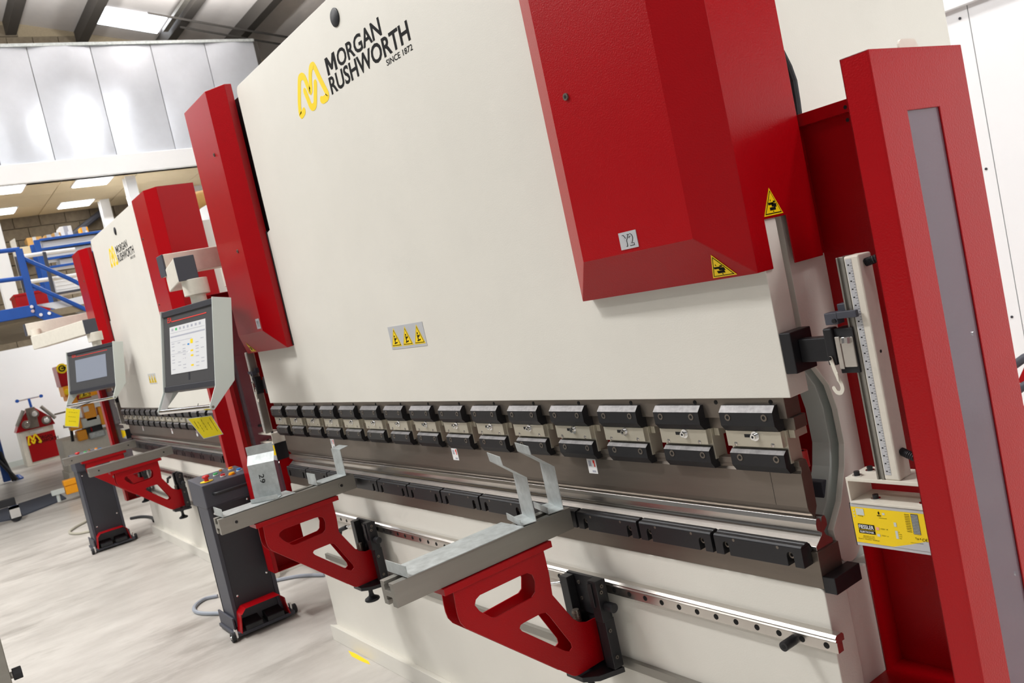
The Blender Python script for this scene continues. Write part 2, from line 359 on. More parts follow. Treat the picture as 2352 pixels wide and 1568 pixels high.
# white partition at the right, behind the machine
zt = at(2166, 32, 'Y', 4).z
wr = struct(MB().box(-4.2, 6.5, 4.04, 4.12, 0, zt).build('wall_back', LGREY))
xs = [-4.2, at(2222, 20, 'Y', 4).x-2.1, at(2222, 20, 'Y', 4).x-1.05, at(2222, 20, 'Y', 4).x, at(2222, 20, 'Y', 4).x+1.05, at(2222, 20, 'Y', 4).x+2.1, 3.5, 6.5]
for i in range(len(xs)-1):
    MB().box(xs[i]+.003, xs[i+1]-.003, 4, 4.04, 0, zt).build('wall_panel', WHITE, wr)
    for z in (.6, 1.5, zt-.06): MB().cyl((xs[i+1]-.05, 4.0, z), (xs[i+1]-.05, 3.996, z), .008, n=10).build('screw', CHARD, wr)
MB().box(-4.2, 6.5, 3.96, 4.14, zt, zt+.14).build('trim_rail', WHITE, wr, bevel=.004)
struct(MB().box(5.0, 5.1, -14, 4.0, 0, 4.2).build('wall_right', WHITE))
# lamp housings above the hall lights and the added fill lamp at the right
for x, y, z, e in LAMPS:
    o = empty('hall_lamp', (x, y, z+.03), 'long suspended hall lamp above the machine aisle', 'lamp', 'hall lamps'); o.rotation_euler = (math.radians(10), 0, 0)
    MB().box(-.78, .78, -.28, .28, .0, .06).build('housing', WHITE, o)
    for q_ in (-.6, .6): MB().tube([(q_, 0, .06), (q_, 0, roofz(y)-z-.1)], .006, 5).build('hanger', ALU, o)

# ================================================================== press brake
XR, XL = .118, -2.88; MID = (XR+XL)/2
def press_brake(name, label, loc, scale, ram_top, logo_dz, near):
    root = empty(name, loc, label, 'press brake', 'press brakes'); root.scale = scale
    g = lambda mb, n, m, parent=root, bevel=0, smooth=False: mb.build(n, m, parent, bevel, smooth)
    mir = lambda x: 2*MID-x
    # ---- ram
    r = .03
    poly = [(XL, 1.141), (XR, 1.141), (XR, 1.7), (-.36, 1.8), (-.36, ram_top-r)]+arc(-.36-r, ram_top-r, r, 0, 90)+arc(-2.365+r, ram_top-r, r, 90, 180)+[(-2.365, 1.9), (XL, 1.8)]
    ram = g(MB().prism(poly, 'Y', 0, .06), 'ram', BEIGE, bevel=.0015)
    hx, hz = -1.37, 2.436+logo_dz*1.15
    g(MB().lathe((hx, 0, hz), [(.030, .0), (.030, -.003), (.026, -.006), (.0, -.0065)], 24, axis=(0, 1, 0)), 'hole_plug', RUBBER, ram, smooth=True)
    g(MB().box(-2.56, -2.368, .014, .05, 1.82, min(ram_top, 2.53)-.03), 'shadow_gap_strip', RUBBER, ram); g(MB().box(-2.4075, -2.4, -.004, 0, 1.4, 1.9), 'shadow_gap_strip', RUBBER, ram)  # black strips put the shade of the gap beside the hood into colour
    # lettering
    N = -Y_
    mb = MB(); dz = Vector((0, 0, logo_dz))
    a = at(754, 174.5, 'Y', 0); b = at(745, 135, 'Y', 0); c = at(878, 80, 'Y', 0)
    def line(txt, bl, tl, br, bold):
        bl, tl, br = [at(*p, 'Y', 0) for p in (bl, tl, br)]; h = abs(tl.z-bl.z); w = br.x-bl.x
        mb.text(txt, bl+dz, X_+Z_*((br.z-bl.z)/w), Z_, N, width=w, height=h, bold=bold)
    ml, mt, mr = [at(*p, 'Y', 0) for p in ((754, 174.5), (745, 135.5), (878, 80))]; mw = (mr.x-ml.x)*.195; mh = mt.z-ml.z
    mb.plate([ml+dz+X_*(u*mw)+Z_*(v*mh)+Z_*((mr.z-ml.z)/(mr.x-ml.x)*u*mw) for u, v in ((0, 0), (0, 1), (.25, 1), (.5, .48), (.75, 1), (1, 1), (1, 0), (.79, 0), (.79, .62), (.58, .18), (.42, .18), (.21, .62), (.21, 0))], N, .0006)
    line('ORGAN', (779, 156.5), (771, 117.5), (878, 80), .022)
    line('RUSHWORTH', (763, 218.5), (754, 179), (944, 91.5), .022)
    line('SINCE 1872', (889.5, 152), (887, 138), (949, 114), .012)
    g(mb, 'lettering', INK, ram)
    P = lambda x, y: (lambda v: (v.x, v.z+logo_dz))(at(640+x/3.409, y/3.409, 'Y', 0))
    st = [P(*p) for p in ((200, 868), (188, 892), (172, 897), (163, 800), (163, 640), (172, 605), (190, 598), (207, 620), (243, 712), (252, 695), (248, 600), (252, 535), (265, 515), (280, 522), (320, 610), (360, 690), (382, 735), (378, 760), (352, 782), (338, 780))]
    st2 = [P(*p) for p in ((206, 715), (228, 770), (252, 830), (270, 838), (286, 815), (288, 740), (288, 650))]
    mb = MB(); mb.stroke(st, .0255, (0, 0, 0), X_, Z_, N); mb.stroke(st2, .0255, (0, 0, 0), X_, Z_, N); g(mb, 'emblem', YELLOW, ram)
    mb = MB(); mb.box(-1.503, -1.256, -.0012, 0, 1.329, 1.409, 0)
    for i in range(3): warn_tri(mb, (-1.503+.041+i*.082, -.0012, 1.338), X_, Z_, N, .072, 1, 1, 2)
    g(mb, 'warning_label', [LABEL, YELLOW, INK], ram)
    # ---- hoods
    hx = (-.407, -.311, .027, .122); zb, zf, zt_ = 1.397, 1.488, 2.537
    for k, (dx, yb) in enumerate(((0, .186), (-2.53, -.0)) ):
        pl = [(hx[0], -.002), (hx[0], -.03), (hx[1], -.084), (hx[2], -.084), (hx[3], -.03), (hx[3], yb)]
        zz = [zb, zb, zf, zf, zb, zb]; m = MB()
        v = [(x+dx, y, z) for (x, y), z in zip(pl, zz)]+[(x+dx, y, zt_) for x, y in pl]
        if k == 0:
            # right flank with a slot for the ram end
            fs = [(i, i+1, i+7, i+6) for i in range(4)]+[(1, 4, 3, 2), (6, 7, 8, 9, 10, 11)]
            m.add(v, fs); m.prism([(-.03, zb), (.021, zb), (.021, 1.495), (.09, 1.495), (.09, zb), (.186, zb), (.186, zt_), (-.03, zt_)], 'X', hx[3]-.003, hx[3])
        else:
            m.add(v, [(i, i+1, i+7, i+6) for i in range(5)]+[(1, 4, 3, 2), (6, 7, 8, 9, 10, 11)])
            m.prism([(hx[0]+dx, -.002), (hx[3]+dx, -.002), (hx[3]+dx-.002, -.005), (hx[0]+dx+.002, -.005)], 'Z', zb+.001, zt_-.001)
            m.box(hx[0]+dx, hx[0]+dx+.003, -.002, .2, zb, zt_)
        hood = g(m, 'cylinder_hood', RED, bevel=.003)
        if k == 1: hood['label'] = 'red cylinder cover at the far end of the ram'
        for z in (1.852, 2.28):
            xx = -.252+dx if k == 0 else -2.573
            g(MB().cyl((xx, -.084, z), (xx, -.088, z), .008, n=12, mi=0).cyl((xx, -.088, z), (xx, -.0885, z), .004, n=6, mi=1), 'screw', [STEEL, HOLE], hood)
        d = Vector((0, .054, -.091)).normalized(); Nn = Vector((0, -.091, -.054)).normalized()
        tx = .045+dx if k == 0 else -2.83
        m = MB(); warn_tri(m, Vector((tx, -.03, zb))-d*.006+Nn*.0008+Vector((0, 0, 0)), X_, -d, Nn, .062, 0, 0, 1); g(m, 'warning_sticker', [YELLOW, INK], hood)
        if k == 0:
            m = MB(); warn_tri(m, (hx[3]+.0005, .051, 1.5), Y_, Z_, X_, .06, 0, 0, 1); g(m, 'warning_sticker', [YELLOW, INK], hood)
            m = MB().box(-.178, -.124, -.0855, -.084, 1.496, 1.533, 0)
            O = (-.168, -.0856, 1.5015); m.text('Y2', O, X_, Z_, N, width=.034, height=.026, bold=.03, t=.0004, mi=1); m.text('Y2', (-.1668, -.0856, 1.5027), X_, Z_, N, width=.0316, height=.0236, bold=0, t=.0006, mi=0)
        else:
            m = MB().box(-2.56, -2.515, -.0855, -.084, 1.5, 1.545, 0); m.text('Y1', (-2.55, -.0856, 1.508), X_, Z_, N, width=.026, height=.028, t=.0004, mi=1)
        g(m, 'axis_label', [LABEL, INK], hood)
    # ---- tool holder below the ram
    g(MB().box(XL+.02, .094, .008, .055, 1.0957, 1.141), 'holder_strip', STEEL, bevel=.001)
    xs = [-.167+.02, .02]+[-.2*i+.06 for i in range(1, 15)]
    for i, x in enumerate([.061, -.085, -.146]+[-.2*i-.155 for i in range(1, 14)]):
        g(MB().cyl((x, .008, 1.131), (x, .0072, 1.131), .005, n=10), 'set_screw', [HOLE])
    g(MB().box(XL+.02, .101, .018, .058, 1.0695, 1.0957), 'holder_tongue', STEEL, bevel=.001)
    up = [(-.012, 1.113), (-.012, 1.085), (-.002, 1.072), (.018, 1.072), (.018, 1.126), (.0, 1.126)]
    lo = [(-.004, 1.022), (-.004, .996), (.006, .981), (.024, .981), (.024, 1.030), (.006, 1.030)]
    proto = {}
    for i in range(15):
        x = .005-.2*i; 
        if i == 0:
            pl = g(MB().box(-.0715, .0715, 0, .012, 1.0365, 1.0708).box(-.0715, .0755, .012, .05, 1.0, 1.07), 'punch_clamp', NICKEL, bevel=.0006)
            sl = g(MB().box(.0765, .0905, .02, .06, 1.0525, 1.0693), 'wedge', NICKEL, pl, bevel=.0005)
            j1 = g(MB().prism(up, 'X', -.0695, .0705).plate([(-.0695, -.0122, 1.1132), (.0705, -.0122, 1.1132), (.0705, -.0002, 1.1262), (-.0695, -.0002, 1.1262)], (0, -.7, .7), .0004, 1), 'clamp_jaw', [BLACK, WORNLIT], pl, bevel=.001)
            j2 = g(MB().prism(lo, 'X', -.0675, .0725).plate([(-.0675, -.0042, 1.0222), (.0725, -.0042, 1.0222), (.0725, .0058, 1.0302), (-.0675, .0058, 1.0302)], (0, -.6, .8), .0004, 1), 'clamp_jaw', [BLACK, WORNLIT], pl, bevel=.001)
            mb = MB().cyl((.0068, 0, 1.0603), (.0068, -.002, 1.0603), .0105, n=18).cyl((.0068, -.002, 1.0603), (.0068, -.010, 1.0603), .0062, n=14).cyl((.0068, -.010, 1.0603), (.0068, -.0103, 1.0603), .003, n=6, mi=1)
            mb.box(-.022, -.004, -.0004, .0002, 1.0568, 1.0638, 1)
            b1 = g(mb, 'bolt', [CHROME, HOLE], pl, smooth=True)
            def sock(x, y, z): return MB().ring((x, y, z), (x, y-.0012, z), .0075, .0042, 14).cyl((x, y, z), (x, y-.0004, z), .0044, n=8, mi=1)
            ss = [g(sock(xx-.005, yy, zz), 'socket_screw', [STEEL, HOLE], pl) for xx, yy, zz in ((-.042, -.012, 1.103), (.053, -.012, 1.103), (-.037, -.004, 1.013), (.057, -.004, 1.013))]
            rv = [g(MB().lathe((xx-.005, 0, 1.0418), [(.0048, 0), (.0048, -.0006), (.0028, -.0016), (0, -.0018)], 12, axis=(0, 1, 0)), 'rivet', BRIGHT, pl, smooth=True) for xx in (-.044, .052)]
            pl.location = (x, 0, 0); proto = (pl, [sl, j1, j2, b1]+ss+rv)
        else:
            q_ = linkcopy(proto[0], root, (x, 0, 0))
            for ch in proto[1]: linkcopy(ch, q_)
    # ---- punch, die, die holder
    pu = [(.02, 1.0038), (.02, .992), (.0235, .991), (.0235, .982), (.02, .9765), (.02, .905), (.0225, .896), (.029, .889), (.0335, .8785), (.037, .8785), (.05, .9), (.052, .97), (.045, 1.0), (.04, 1.0038)]
    pn = g(MB().prism(pu, 'X', XL+.03, .0915), 'punch', STEEL, bevel=.0008)
    g(MB().box(.0133, .0138, .0196, .0205, .905, .9765), 'joint_line', HOLE, pn)
    for x in (-2.30, -1.29, -.587):
        m = MB().box(x, x+.036, .0192, .0199, .935, .975, 0).box(x+.024, x+.031, .0188, .0192, .964, .972, 1).box(x+.027, x+.031, .0188, .0192, .954, .964, 1).box(x+.006, x+.016, .0188, .0192, .955, .97, 2).box(x+.016, x+.03, .0188, .0192, .939, .944, 2)
        g(m, 'tool_sticker', [WINK, REDINK, GREYINK], pn)
    V = [(.018, .8595), (.018, .872), (.022, .8815), (.032, .8815), (.036, .872), (.040, .8815), (.050, .8815), (.054, .872), (.054, .8595), (.040, .8505), (.044, .842), (.062, .829), (.062, .819), (.006, .819), (.006, .829), (.030, .846), (.032, .8505)]
    g(MB().prism(V, 'X', XL+.03, .105), 'vee_die', BRIGHT, bevel=.0006)
    g(MB().box(XL+.02, .1095, 0, .072, .7427, .8194), 'die_holder', STEEL, bevel=.001)
    g(MB().box(.1095, .138, .0, .088, .735, .770), 'end_stop', BLACK, bevel=.0015)
    prof = [(-.03, .795), (-.03, .8365), (-.027, .8405), (-.017, .8408), (-.015, .843), (-.006, .843), (.004, .8305), (.004, .8205), (-.001, .8205), (-.001, .795)]
    for i in range(12):
        if i == 0:
            m = MB(); L = .231; x1 = .0953; x0 = x1-L
            # U-shaped bolt slots from below
            fr = [(x0, .795), (x0, .8365), (x1, .8365), (x1, .795), (x1-.022, .795)]+[(x1-.022, .818)]+arc(x1-.0302, .818, .0082, 0, 180, 6)[1:]+[(x1-.0384, .795), (x0+.0394, .795)]+[(x0+.0394, .818)]+arc(x0+.0312, .818, .0082, 0, 180, 6)[1:]+[(x0+.023, .795)]
            m.prism(fr, 'Y', -.03, -.001); m.prism([(-.03, .8365)]+prof[2:8]+[(-.001, .8205), (-.001, .8365)], 'X', x0, x1)
            dc = g(m, 'die_clamp', BLACK, bevel=.0008)
            kids = [g(MB().ring((xx, -.020, .818), (xx, -.024, .818), .0075, .004, 14).cyl((xx, -.01, .818), (xx, -.021, .818), .0045, n=8, mi=1).box(xx-.0075, xx+.0075, -.006, -.001, .795, .818, 1), 'socket_screw', [STEEL, HOLE], dc) for xx in (x1-.0302, x0+.0312)]
            kids += [g(MB().cyl((xx, -.03, .8325), (xx, -.0304, .8325), .0035, n=10), 'grub_screw', [STEEL], dc) for xx in (x1-.0584, x1-.1744)]
        else:
            c_ = linkcopy(dc, root, (-.2405*i, 0, 0))
            for ch in kids: linkcopy(ch, c_)
    # ---- bed and skirt, rails
    bed = g(MB().prism([(-2.70, .06), (.108, .06), (.108, .73)]+arc(.096, .7307, .012, 0, 90)+arc(-2.86, .7307, .012, 90, 180)+[(-2.872, .45), (-2.70, .3)], 'Y', 0, .072), 'bed', BEIGE, bevel=.002)
    g(MB().prism([(0, .06), (-.035, .075), (-.035, 0), (.09, 0), (.09, .06)], 'X', -2.695, .12), 'skirt', BEIGE, bed, bevel=.002)
    bar = [(-.018, .617), (-.018, .642), (0, .642), (0, .617)]
    rl = g(MB().prism(bar, 'X', -2.86, .128), 'rail_support', BRIGHT, bevel=.0006)
    g(MB().prism([(-.001, .643), (-.024, .643), (-.030, .648), (-.027, .6515), (-.030, .655), (-.024, .66), (-.006, .66), (-.001, .655)], 'X', -2.86, .135), 'guide_rail', BRIGHT, rl, bevel=.0004)
    for i in range(51):
        x = .102-.0585*i
        if i == 0: h0 = g(MB().cyl((0, -.0182, .6295), (0, -.0186, .6295), .0068, n=12), 'rail_hole', HOLE, rl); h0.location = (x, 0, 0)
        else: linkcopy(h0, rl, (x, 0, 0))
    g(MB().cyl((.02, -.016, .622), (.02, -.052, .622), .0105, n=18).cyl((.02, -.052, .622), (.02, -.0525, .622), .005, n=8, mi=1), 'rail_stop', [BLACK, HOLE], rl, smooth=True)
    g(MB().box(-2.6, -.02, -.014, 0, .405, .43), 'lower_strip', ALU, bed, bevel=.001)
    # ---- frames
    thr = [(.119, 1.176), (.1525, 1.1285), (.165, 1.074), (.166, .998), (.151, .951), (.118, .886), (.075, .839)]
    fp = [(.095, 2.3), (.095, 1.2)]+thr+[(.074, .0), (.9, 0), (.9, 2.3)]
    for sgn in (0, 1):
        X0, X1 = (.02, .066) if not sgn else (mir(.066), mir(.02))
        fr = g(MB().prism(fp, 'X', X0, X1), 'side_frame', LGREY, bevel=.002)
        X0, X1 = (.066, .1) if not sgn else (mir(.1), mir(.066))
        g(MB().prism([(.074, .735), (.074, .0), (.9, 0), (.9, .735)], 'X', X0, X1), 'lower_cheek', BEIGE, fr, bevel=.002)
        X0, X1 = (.086, .1005) if not sgn else (mir(.1005), mir(.086))
        br = [(.10, 2.3), (.10, 1.2)]+thr+[(.078, .81)]+arc(.118, .80, .043, 190, 350, 8)+[(.175, .86), (.3, .98), (.9, .98), (.9, 2.3)]
        g(MB().prism(br, 'X', X0, X1), 'frame_cheek', BEIGE, fr, bevel=.0015)
    g(MB().box(XL+.1, .02, .5, .52, .2, 1.9), 'rear_cover', RED, bevel=.002)
    g(MB().box(XL+.1, .02, .2, .3, .80, .88), 'back_gauge_beam', CHARD, bevel=.002)
    for x in (.06, -1.1, -2.1):
        o = g(MB().box(x-.05, x+.0, .12, .2, .885, .925), 'gauge_finger', CHAR, bevel=.002)
        g(MB().cyl((x-.02, .1, .965), (x-.02, .1, 1.0), .0125, n=16).cyl((x-.02, .1, 1.0), (x-.02, .1, 1.0004), .006, n=10, mi=1), 'red_knob', [BTN['red'], HOLE], o, smooth=True)
        g(MB().cyl((x-.02, .1, .93), (x-.02, .1, .965), .009, n=8), 'stem', STEEL, o)
    g(MB().box(-.02, .05, .14, .3, .80, .90), 'gauge_block', CHARD, bevel=.004)
    # ---- guards at both ends
    def guard(sgn):
        mx = (lambda a: a) if not sgn else mir
        def bx(m, x0, x1, *r, mi=0): m.box(min(mx(x0), mx(x1)), max(mx(x0), mx(x1)), *r, mi)
        wi = .413 if not sgn else .36
        m = MB(); y0, y1, zb_, zt2 = -.1, .185, .28, 1.716
        win = [(-.0205, .5), (.0795, .5), (.0795, 1.616), (-.0205, 1.616)]
        m.prism([(y0, zb_), (y1, zb_), (y1, zt2), (y0, zt2)], 'X', mx(.461), mx(.464), [win])
        bx(m, wi, .462, y0, y0+.003, zb_, zt2); bx(m, wi, .462, y0, y1, zt2-.003, zt2); bx(m, wi, .416 if not sgn else .363, y0, y0+.02, zb_, zt2); bx(m, wi, .462, y0, y1, zb_, zb_+.003)
        bx(m, .43, .462, y1-.003, y1, zb_, zt2)
        gd = g(m, 'side_guard', RED, bevel=.0012)
        m = MB(); bx(m, .4585, .4605, -.03, .09, .49, 1.626); g(m, 'window_pane', GLASS, gd)
        pz = .49 if not sgn else .3; m = MB(); bx(m, .0995, .44, .22, .223, pz, 1.69); bx(m, .0995, .44, .195, .22, 1.665, 1.69); bx(m, .1008, .104, .16, .22, pz, .80); bx(m, .1008, .104, .186, .22, 1.4, 1.69); bx(m, .1008, .44, .05, .22, pz, pz+.006); g(m, 'back_plate', RED, gd, bevel=.001)
        for z in (1.675, 1.65):
            m = MB(); xx = mx(.225); m.cyl((xx, .1945, z), (xx, .1948, z), .004, n=10); g(m, 'bolt_hole', HOLE, gd)
        for z, r_ in ((1.63, .006), (1.2, .006)):
            xx = mx(.452); g(MB().lathe((xx, .085, z-.4), [(.005, 0), (.005, .003), (.0, .005)], 10, axis=(0 if 0 else (-1 if not sgn else 1), 0, 0)), 'window_screw', CHROME, gd, smooth=True)
        g(MB().cyl((mx(.45), .176, 1.66), (mx(.45), .186, 1.66), .008, n=12), 'hinge_pin', RED, gd)
        g(MB().prism([(.10, 1.716), (.16, 1.716)]+arc(.148, 1.736, .012, 0, 90, 4)+arc(.112, 1.736, .012, 90, 180, 4), 'X', mx(.40), mx(.404)), 'top_tab', CREAM, gd)
        # ---- laser post and sensor
        m = MB(); bx(m, .289, .319, 0, .04, .985, 1.40); post = g(m, 'laser_post', CREAM, bevel=.003)
        m = MB(); bx(m, .274, .289, .004, .03, .985, 1.40); bx(m, .2735, .277, .0, .01, .985, 1.40); bx(m, .283, .2885, .0, .01, .985, 1.40); g(m, 'slide_rail', ALU, post, bevel=.0006)
        m = MB(); xa, xb = sorted((mx(.292), mx(.304))); m.box(xa, xb, -.0004, .0, .995, 1.395, 0)
        for i in range(80):
            z = 1.0+i*.0049; w = .0045 if i % 2 == 0 else .0028; m.box(xb-w, xb-.0004, -.0006, -.0004, z, z+.0006, 1)
            if i % 3 == 0: m.box(xa+.003, xa+.0062, -.0006, -.0004, z+.001, z+.0032, 1)
        g(m, 'scale_tape', [LABEL, INK], post)
        for z in (1.386, 1.222): xx = mx(.3192); g(MB().cyl((xx, .014, z), (xx+(.0004 if not sgn else -.0004), .014, z), .003, n=10), 'post_hole', HOLE, post)
        for pth in ([(.319, .018, 1.383), (.335, .02, 1.386), (.36, .03, 1.392), (.4, .05, 1.39)], [(.319, .02, 1.035), (.335, .016, 1.03), (.36, .012, 1.022), (.4, .012, 1.02)]):
            prof_, fine = [], []
            for k in range(61):
                t = k/60*3; q_ = min(int(t), 2); u = t-q_; fine.append(Vector(pth[q_]).lerp(Vector(pth[q_+1]), u))
            n_ = 10; vs = []
            for k, p in enumerate(fine):
                d = (fine[min(k+1, 60)]-fine[max(k-1, 0)]).normalized(); a_ = d.orthogonal().normalized(); b_ = d.cross(a_); rr = .0078 if k % 3 else .006
                for w_ in range(n_):
                    v = p+a_*(rr*math.cos(2*math.pi*w_/n_))+b_*(rr*math.sin(2*math.pi*w_/n_)); vs.append((mx(v.x), v.y, v.z))
            g(MB().add(vs, [(k*n_+w_, k*n_+(w_+1) % n_, (k+1)*n_+(w_+1) % n_, (k+1)*n_+w_) for k in range(60) for w_ in range(n_)]), 'corrugated_hose', RUBBER, post)
        m = MB(); bx(m, .208, .40, -.002, .07, .978, .985); bx(m, .208, .212, -.002, .07, .938, .978); bx(m, .208, .40, -.002, .07, .934, .939); sh = g(m, 'sensor_bracket', CREAM, post, bevel=.0008)
        for (xx, yy, zz) in ((.225, .012, .985), (.232, .045, .985), (.25, .02, .939), (.345, .02, .939)):
            g(MB().cyl((mx(xx), yy, zz), (mx(xx), yy, zz+.002), .009, n=14, mi=1).cyl((mx(xx), yy, zz+.002), (mx(xx), yy, zz+.009), .0055, n=12), 'bracket_bolt', [BLACK, CHROME], post)
        m = MB(); bx(m, .205, .40, 0, .06, .850, .933, mi=0); bx(m, .2045, .206, -.0008, .061, .8495, .934, mi=1); sn = g(m, 'laser_sensor', [LABEL, BLACK], bevel=.001)
        m = MB(); O = Vector((.207, -.0006, .857)); w, h = .19, .07
        if sgn: O = Vector((mir(.398), -.0006, .857))
        Pt = lambda u, v, t=0: O+X_*u+Z_*v-Y_*t
        m.plate([Pt(0, 0), Pt(w, 0), Pt(w, h), Pt(0, h)], -Y_, .0004, 0)
        m.plate([Pt(.075, 0, .0004), Pt(w, 0, .0004), Pt(w, .02, .0004), Pt(.14, .018, .0004), Pt(.11, .009, .0004)], -Y_, .0002, 1)
        if near and not sgn:
            q4 = lambda u0, v0, u1, v1, mi, t=.0007: m.plate([Pt(u0, v0, t), Pt(u1, v0, t), Pt(u1, v1, t), Pt(u0, v1, t)], -Y_, .0002, mi)
            q4(.009, .027, .043, .0375, 2); q4(.009, .019, .043, .0258, 2)
            m.text('FIESSLER', Pt(.0105, .0285), X_, Z_, -Y_, width=.031, height=.0075, bold=.02, t=.0012, mi=3); m.text('ELEKTRONIK', Pt(.0115, .0205), X_, Z_, -Y_, width=.029, height=.0038, bold=.02, t=.0012, mi=3)
            m.text('AKAS®-LC II M', Pt(.016, .0125), X_, Z_, -Y_, width=.023, t=.0008, mi=2); q4(.014, .0105, .04, .0109, 2)
            m.text('Receiver / Récepteur / Empfänger', Pt(.005, .006), X_, Z_, -Y_, width=.044, t=.0008, mi=2)
            q4(.010, .055, .0265, .068, 4); m.text('Muting', Pt(.013, .0515), X_, Z_, -Y_, width=.01, t=.0008, mi=2)
            for v in (.062, .056, .05): q4(.004, v, .0065, v+.0025, 4)
            q4(.064, .060, .069, .064, 4); m.plate([Pt(.055, .063, .0007), Pt(.057, .059, .0007), Pt(.059, .063, .0007), Pt(.057, .0665, .0007)], -Y_, .0002, 2); q4(.053, .057, .061, .0585, 2)
            m.text('Hilfsschwenk', Pt(.056, .0525), X_, Z_, -Y_, width=.016, t=.0008, mi=2)
            q4(.046, .029, .052, .0345, 5); m.text('OSSD1  off', Pt(.055, .031), X_, Z_, -Y_, width=.015, t=.0008, mi=2); q4(.046, .0165, .052, .0215, 4); m.text('OSSD1  on', Pt(.055, .018), X_, Z_, -Y_, width=.014, t=.0008, mi=2)
            q4(.084, .040, .089, .048, 4); q4(.084, .017, .089, .032, 4)
            for k, tx in enumerate(('M', 'NGA', 'NGE', 'RES')): m.text(tx, Pt(.091, .029-k*.004), X_, Z_, -Y_, height=.0018, t=.0008, mi=2)
            q4(.120, .030, .1335, .068, 6)
            for a_ in range(5):
                for b_ in range(13): q4(.1212+a_*.0025, .031+b_*.0028, .1228+a_*.0025, .0325+b_*.0028, 4, .001)
            for b_ in range(11): q4(.108, .0335+b_*.0032, .1175, .0342+b_*.0032, 2)
            m.text('Typ 4', Pt(.121, .0195), X_, Z_, -Y_, width=.011, bold=.01, t=.001, mi=2); m.text('C€', Pt(.134, .018), X_, Z_, -Y_, height=.006, t=.001, mi=2); m.text('Laser actuated AOPD', Pt(.111, .0125), X_, Z_, -Y_, width=.024, t=.001, mi=2)
        g(m, 'sensor_label', [YELLOW, LABEL, INK, WINK, LGREY, mat_pink, CHAR], sn)
        # ---- link between ram end and the slide
        m = MB(); bx(m, .1185, .145, 0, .067, 1.189, 1.271); lk = g(m, 'ram_block', BLACK, bevel=.002)
        m = MB(); bx(m, .145, .23, .02, .045, 1.207, 1.253); g(m, 'link_bar', BLACK, lk, bevel=.002)
        m = MB(); bx(m, .226, .245, -.012, .01, 1.205, 1.275); g(m, 'carriage_plate', BLACK, lk, bevel=.003)
        m = MB(); bx(m, .245, .283, -.004, .028, 1.188, 1.272, mi=0); bx(m, .247, .257, -.010, -.004, 1.197, 1.258, mi=1); bx(m, .257, .282, -.008, -.004, 1.200, 1.256, mi=1)
        m.cyl((mx(.269), -.009, 1.244), (mx(.269), -.007, 1.256), .010, n=12, mi=1)
        g(m, 'slide_carriage', [RUBBER, BRIGHT], lk, bevel=.001)
        m = MB(); bx(m, .236, .262, -.012, .01, 1.281, 1.303); bx(m, .262, .302, -.012, -.004, 1.291, 1.304); bx(m, .25, .268, .012, .03, 1.29, 1.315); pt_ = g(m, 'pointer', CHAR, lk, bevel=.0012)
        g(MB().cyl((mx(.256), -.012, 1.288), (mx(.256), -.015, 1.288), .0042, n=12), 'pointer_screw', BLACK, lk)
        hk = [Vector((mx(.2315), 0, 1.2215)), Vector((mx(.243), 0, 1.175))]
        m = MB(); pts = [(.2345, 1.2195), (.2375, 1.205), (.241, 1.19), (.2445, 1.178), (.2475, 1.170), (.248, 1.161), (.243, 1.154), (.235, 1.155), (.2305, 1.163)]
        m.stroke([(mx(p[0]), p[1]) for p in pts], .0075, (0, -.0135, 0), X_, Z_, -Y_, .002); bx(m, .2425, .2465, -.019, -.0155, 1.177, 1.192)
        g(m, 'hook', CREAM, lk); g(MB().cyl((mx(.2345), -.0155, 1.2195), (mx(.2345), -.0195, 1.2195), .0035, n=12), 'hook_screw', BLACK, lk)
    guard(0); guard(1)
    # hose behind the right hood
    g(MB().tube([(.1095, .15, 1.86), (.1095, .19, 1.82), (.1095, .205, 1.79), (.1095, .213, 1.76), (.1095, .211, 1.72), (.1095, .208, 1.69)], .0088, 10), 'hydraulic_hose', RUBBER)
    return root
mat_pink = mat('pink_lamp', (240, 170, 150), .5)
pb1 = press_brake('press_brake', 'large cream press brake in front with the big red cylinder cover lettered Y2', (0, 0, 0), (1, 1, 1), 2.507, 0, True)
pb2 = press_brake('press_brake', 'cream and red press brake farther back, behind the first control pendant', (-4.16, .07, 0), (.936, 1, .96), 2.585, .058, False)

